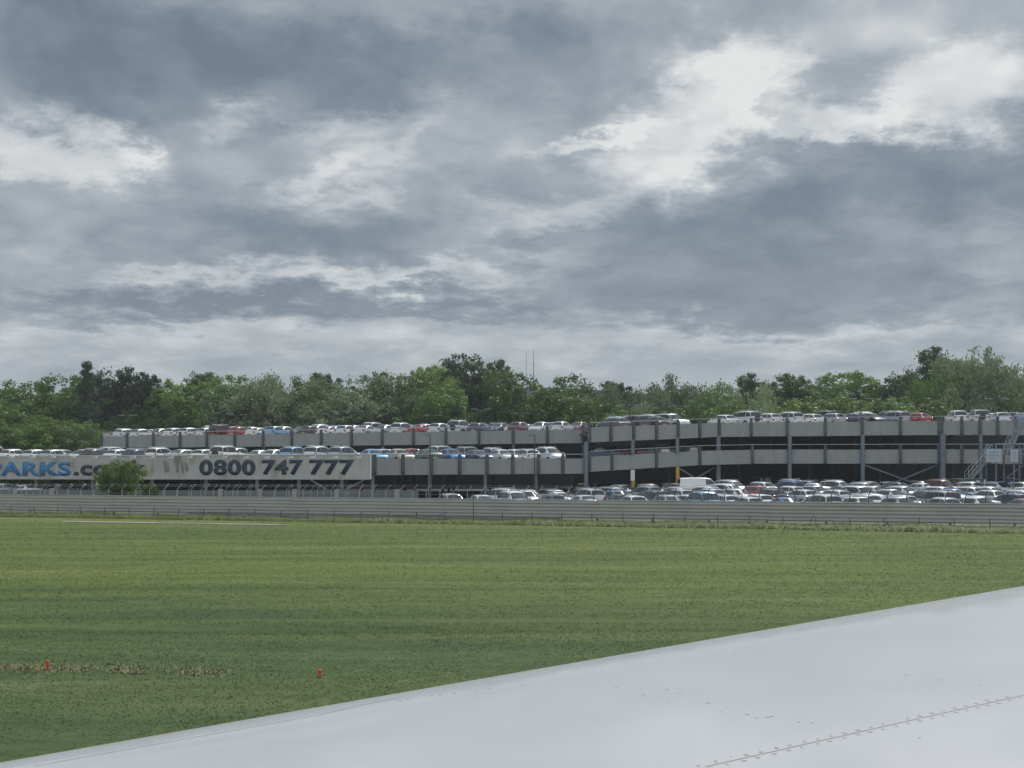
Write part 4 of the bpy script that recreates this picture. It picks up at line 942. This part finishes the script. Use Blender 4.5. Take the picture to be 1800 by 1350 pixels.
for a in [(135,777,170,DZ,True,'double headed lamp post above the cars at the far left'),(224,731,192,6.9,True,'small double headed lamp near the left end of the upper deck'),
    (393,727,205,7.0,True,'double lamp post over the upper left deck, left one of a close pair'),(417,730,196,7.0,True,'double lamp post over the upper left deck, right one of a close pair'),
    (582,729,205,7.1,True,'distant double headed lamp above the middle of the upper left deck'),(621,724,178,7.1,True,'taller double headed lamp above the middle of the upper left deck'),
    (756,764,131.5,0,False,'single headed lamp post before the low deck beside the blue hatchback'),(940,765,141,0,False,'single headed lamp post before the low deck near its right end'),
    (760,731,205,7.2,True,'faint double lamp left of the tallest central tree'),(846,720,180,7.2,True,'double lamp under the tall dark central trees'),(916,727,200,7.2,True,'faint double lamp just left of the masts'),
    (1107,713,152,7.3,True,'lamp post rising above the upper ramp beside the willow trees'),(1194,715,175,7.8,True,'faint double lamp behind the white off-roader on the ramp'),(1335,716,180,7.9,True,'distant double lamp right of the white off-roader on the right deck'),
    (1513,702,158,7.9,True,'dark double headed lamp post over the middle of the upper right deck'),(1588,711,178,7.9,True,'distant double lamp over the right deck, between two taller lamps'),(1752,702,158,7.8,True,'tall double headed lamp post over the far right deck near the stairs')]:
    lamp_post(*a)
for px, yt, lab in ((925, 617, 'shorter left radio mast of the pair above the trees'), (938, 614, 'taller right radio mast of the pair above the trees')):
    q = XY(px, 330); zt_ = H - (yt - HZ) / F * 330; r_ = empty('mast', (q.x, q.y, 0), lab, 'mast', 'two thin radio masts')
    MB().tube([(q.x, q.y, 0), (q.x, q.y, zt_ * .75), (q.x, q.y, zt_)], [.17, .10 if px == 938 else .06, .035], 6).build('pole', M['mast'], r_)
    if px == 938: MB().bar((q.x, q.y, H + (HZ - 657.5) / F * 330), (XY(925, 330).x + .1, q.y, H + (HZ - 657.5) / F * 330), .06).build('crossbar', M['mast'], r_)
for px, py, h_, lab in ((83, 1176, .17, 'small orange marker post in the grass beside the bare soil patch'), (562, 1188, .12, 'short orange marker stub in the grass right of the soil patch')):
    Y = F * H / (py - HZ); q = XY(px, Y); r_ = empty('marker_post', (q.x, q.y, 0), lab, 'marker', 'orange marker posts')
    MB().tube([(q.x, q.y, -.05), (q.x, q.y, h_), (q.x, q.y, h_ + .015)], [.032, .03, .024], 9).build('stake', M['orange'], r_)
    MB().box((q.x, q.y, h_ - .02), (.08 if px > 200 else .07, .07, .05)).build('cap', M['orange'], r_)

# ---------------------------------------------------------------- external stair and cabin
stt = empty('staircase', (*XY(1745, 148), 1), 'external steel staircase with mesh landings climbing the right end of the parking structure', 'staircase')
def flight(a, b, w, n):                  # a,b lower/upper points (centre line)
    a = Vector(a); b = Vector(b); dy = Vector((0, w / 2, 0)); m = MB()
    for s in (-1, 1): m.bar(a + dy * s, b + dy * s, .05, .26)
    m.build('stringer', M['grille'], stt)
    for i in range(n): MB().box(a + (b - a) * ((i + .5) / n), (.28, w, .04)).build('tread', M['grille'], stt)
    for s in (-1, 1):
        m = MB(); up = Vector((0, 0, 1.05)); m.tube([a + dy * s + up, b + dy * s + up], .025, 5); m.tube([a + dy * s + up * .55, b + dy * s + up * .55], .018, 5)
        for i in range(7): p = a + (b - a) * (i / 6) + dy * s; m.tube([p, p + up], .02, 4)
        m.build('handrail', M['galv'], stt)
f1a = P(1699, 848, 147); f1b = P(1741, 798, 147); f2a = P(1768, 800, 145.4); f2b = P(1796, 742, 145.4)
flight(f1a, f1b, 1.3, 15); flight(f2a, f2b, 1.3, 17)
m = MB().box(((f1b.x + f2a.x) / 2 + 1.0, 146.2, f1b.z - .05), ((f2a.x - f1b.x) + 2.6, 3.2, .1)); m.build('landing', M['grille'], stt)
for X in (f1b.x - .2, f2a.x + .6, f2a.x + 2.2):
    for Yq in (144.7, 147.7): MB().bar((X, Yq, lotz(X, Yq)), (X, Yq, f1b.z + 1.1), .12, .12).build('post', M['steel'], stt)
m = MB()
for z in (.5, 1.05): m.tube([(f1b.x, 144.7, f1b.z + z), (f2a.x + 2.2, 144.7, f1b.z + z)], .025, 5)
m.build('handrail', M['galv'], stt)
M['signbg'] = mat('dull white sign face', (.42,.45,.48), .6, var=.1, vscale=2)
def signboard(name, x0, x1, y0, y1, Y, matn, lines, ink, lab):
    a = P(x0, y0, Y); b = P(x1, y1, Y); r_ = empty(name, (a.x, Y, b.z), lab, 'sign')
    MB().box(((a.x + b.x) / 2, Y, (a.z + b.z) / 2), (b.x - a.x, .05, a.z - b.z)).build('board', matn, r_)
    m = MB(); n = len(lines)
    for i, segs in enumerate(lines):
        z = a.z - (a.z - b.z) * (i + 1) / (n + 1)
        for s0, s1, hh in segs: m.box((a.x + (b.x - a.x) * (s0 + s1) / 2, Y - .032, z), ((b.x - a.x) * (s1 - s0), .01, hh))
    m.build('lettering', ink, r_)
signboard('sign', 1733, 1760, 789, 812.5, 144.3, M['signbg'], [[(.2,.34,.2),(.4,.62,.2),(.68,.8,.2)],[(.18,.5,.16),(.56,.84,.16)],[(.25,.7,.1)]], mat('pale blue sign ink', (.22,.33,.42), .6), 'square white notice with faint blue lettering on the stair landing')
signboard('sign', 1776, 1790, 790, 812, 144.2, M['signbg'], [[(.3,.7,.12)],[(.4,.6,.5)],[(.3,.7,.12)]], mat('grey sign ink', (.32,.35,.38), .6), 'narrow white sign with a grey mark right of the square notice')
cb = empty('cabin', (*XY(1711, 146), 1), 'drab flat roofed cabin box at the foot of the steel stairs', 'cabin')
a = P(1686, 843, 146); b = P(1730, 862, 146)
MB().box(((a.x + b.x) / 2, 147.2, (a.z + .8) / 2), (b.x - a.x, 2.4, a.z - .8 + .0)).build('wall', M['container'], cb)
MB().box(((a.x + b.x) / 2, 147.2, a.z + .02), (b.x - a.x + .2, 2.6, .16)).build('roof', mat('felt roof', (.10,.10,.09), .9), cb)
MB().box((b.x - .65, 145.97, 2.1), (.35, .04, .4)).build('notice', M['whitep'], cb)
MB().box((b.x + .02, 145.95, (a.z + .9) / 2), (.12, .12, a.z - .9)).build('corner_post', M['whitep'], cb)

# ---------------------------------------------------------------- aircraft wing
wg = empty('aircraft_wing', (2, 8, H - 1.4), 'pale grey aircraft wing surface sweeping across the lower right foreground', 'aircraft wing')
LE0 = Vector((-2.58, 7.0, 0)); LE1 = Vector((5.55, 15.1, 0)); ed = (LE1 - LE0).normalized(); ch_ = Vector((ed.y, -ed.x, 0))
up_c = [(0,0),(.012,.03),(.04,.055),(.09,.082),(.18,.11),(.32,.135),(.55,.158),(.9,.18),(1.4,.20),(2.2,.215),(3.2,.215),(4.6,.19),(6.5,.12),(8.0,.03)]
lo_c = [(7.9,-.02),(5,-.2),(2.5,-.26),(1,-.22),(.4,-.15),(.12,-.09),(.03,-.045)]
def ledge(t):                            # leading edge point at t metres along from LE0
    L0 = (LE1 - LE0).length; return LE0 + ed * t + Vector((0, 0, H - 1.585 + .0165 * t - .00022 * t * t))
def wsurf(t, c):
    cs = [a for a, _ in up_c]; zs = [b for _, b in up_c]; dz = float(np.interp(c, cs, zs)); p = ledge(t) + ch_ * c; p.z += dz; return p
ts = np.linspace(-3.5, 17, 42); sec = up_c + lo_c; vs = []; fs = []; ns = len(sec)
for t_ in ts:
    for c, dz in sec: p = ledge(t_) + ch_ * c; p.z += dz; vs.append(tuple(p))
for i in range(len(ts) - 1):
    for k in range(ns): fs.append((i*ns+k, (i+1)*ns+k, (i+1)*ns+(k+1)%ns, i*ns+(k+1)%ns))
fs += [tuple(range(ns)), tuple((len(ts)-1)*ns+k for k in range(ns))[::-1]]
skin = MB().add(vs, fs).build('skin', M['wing'], wg, smooth=True, angle=60); skin.data.materials.append(M['wingedge'])
def strip(c0, c1, t0, t1, w, name, matn, n=40, lift=.0015):
    m = MB(); vs = []
    for i in range(n + 1):
        t_ = t0 + (t1 - t0) * i / n; c = c0 + (c1 - c0) * i / n
        for s in (-w, w): p = wsurf(t_, c + s); vs.append((p.x, p.y, p.z + lift))
    return m.add(vs, [(2*i, 2*i+1, 2*i+3, 2*i+2) for i in range(n)]).build(name, matn, wg)
def wing_hit(px, py):                    # (t, c) of the wing surface seen at a photo pixel
    best = None
    d = Vector(((px - 900) / F, 1, -(py - HZ) / F)); o = Vector((0, 0, H)); lam = 3.0
    for _ in range(60):
        p = o + d * lam; q = p - LE0; t_ = q.dot(ed); c = q.dot(ch_); z = wsurf(t_, max(c, 0)).z
        lam += (p.z - z) / abs(d.z) * .8
    return t_, c
ta, ca = wing_hit(1240, 1348); tb, cb_ = wing_hit(1800, 1222)
strip(ca, cb_, ta, tb, .0035, 'panel_seam', M['seam'])
ta2, ca2 = wing_hit(60, 1347); tb2, cb2 = wing_hit(560, 1257); tc2, cc2 = wing_hit(705, 1225)
strip(ca2, cb2, ta2, tb2, .003, 'panel_seam', M['seam']); strip(cb2, cc2, tb2, tc2, .003, 'panel_seam', M['seam'])
fm = MB(); rf = random.Random(4)
def fdot(t_, c, r_):
    p = wsurf(t_, c); k = [(p + ed * (math.cos(a) * r_) + ch_ * (math.sin(a) * r_)) for a in np.linspace(0, 6.28, 9)[:-1]]
    fm.add([(q.x, q.y, q.z + .0012) for q in k], [tuple(range(8))])
nf_ = 25
for i in range(nf_):
    t_ = ta + (tb - ta) * i / nf_; c = ca + (cb_ - ca) * i / nf_
    for s in (-.034, .034):
        if rf.random() < .9: fdot(t_ + rf.uniform(-.008, .008), c + s, rf.uniform(.008, .014))
    if rf.random() < .5: fdot(t_ + .03, c - .055, rf.uniform(.004, .008))
for px, py in ((700,1232),(716,1230),(762,1223),(776,1222),(795,1219),(822,1215),(842,1213),(860,1210),(917,1205),(1085,1208),(1150,1211),(1168,1212),(1200,1218),(1132,1221),(1176,1234),(1245,1236),(1272,1251),(1312,1256),(1330,1262),(1345,1261),(1362,1259),(1408,1269),(1424,1271),(1507,1193),(1585,1185),(1598,1187),(1656,1194),(1718,1205),(1622,1297),(1260,1153),(1290,1150),(1210,1150),(1145,1154)):
    t_, c = wing_hit(px + rf.uniform(-6, 6), py); 
    if c > .05: fdot(t_, c, rf.uniform(.007, .013))
fm.build('fastener_row', M['fasten'], wg)
# wing skin joins near the edge get bare-metal leading strip
for i, pl in enumerate(skin.data.polygons):
    if i < (len(ts) - 1) * ns and i % ns < 3: pl.material_index = 1
# ---------------------------------------------------------------- haze
hz = MB().box((0, 1995, 60), (5600, 4190, 124)).build('haze', None); tag(hz, kind='stuff')
hm = bpy.data.materials.new('air haze'); hm.use_nodes = True; t = hm.node_tree; t.nodes.clear()
pv = t.nodes.new('ShaderNodeVolumePrincipled'); pv.inputs['Color'].default_value = (.86, .92, 1, 1); pv.inputs['Density'].default_value = .00020; pv.inputs['Anisotropy'].default_value = .2
om = t.nodes.new('ShaderNodeOutputMaterial'); t.links.new(pv.outputs[0], om.inputs['Volume']); hz.data.materials.append(hm)
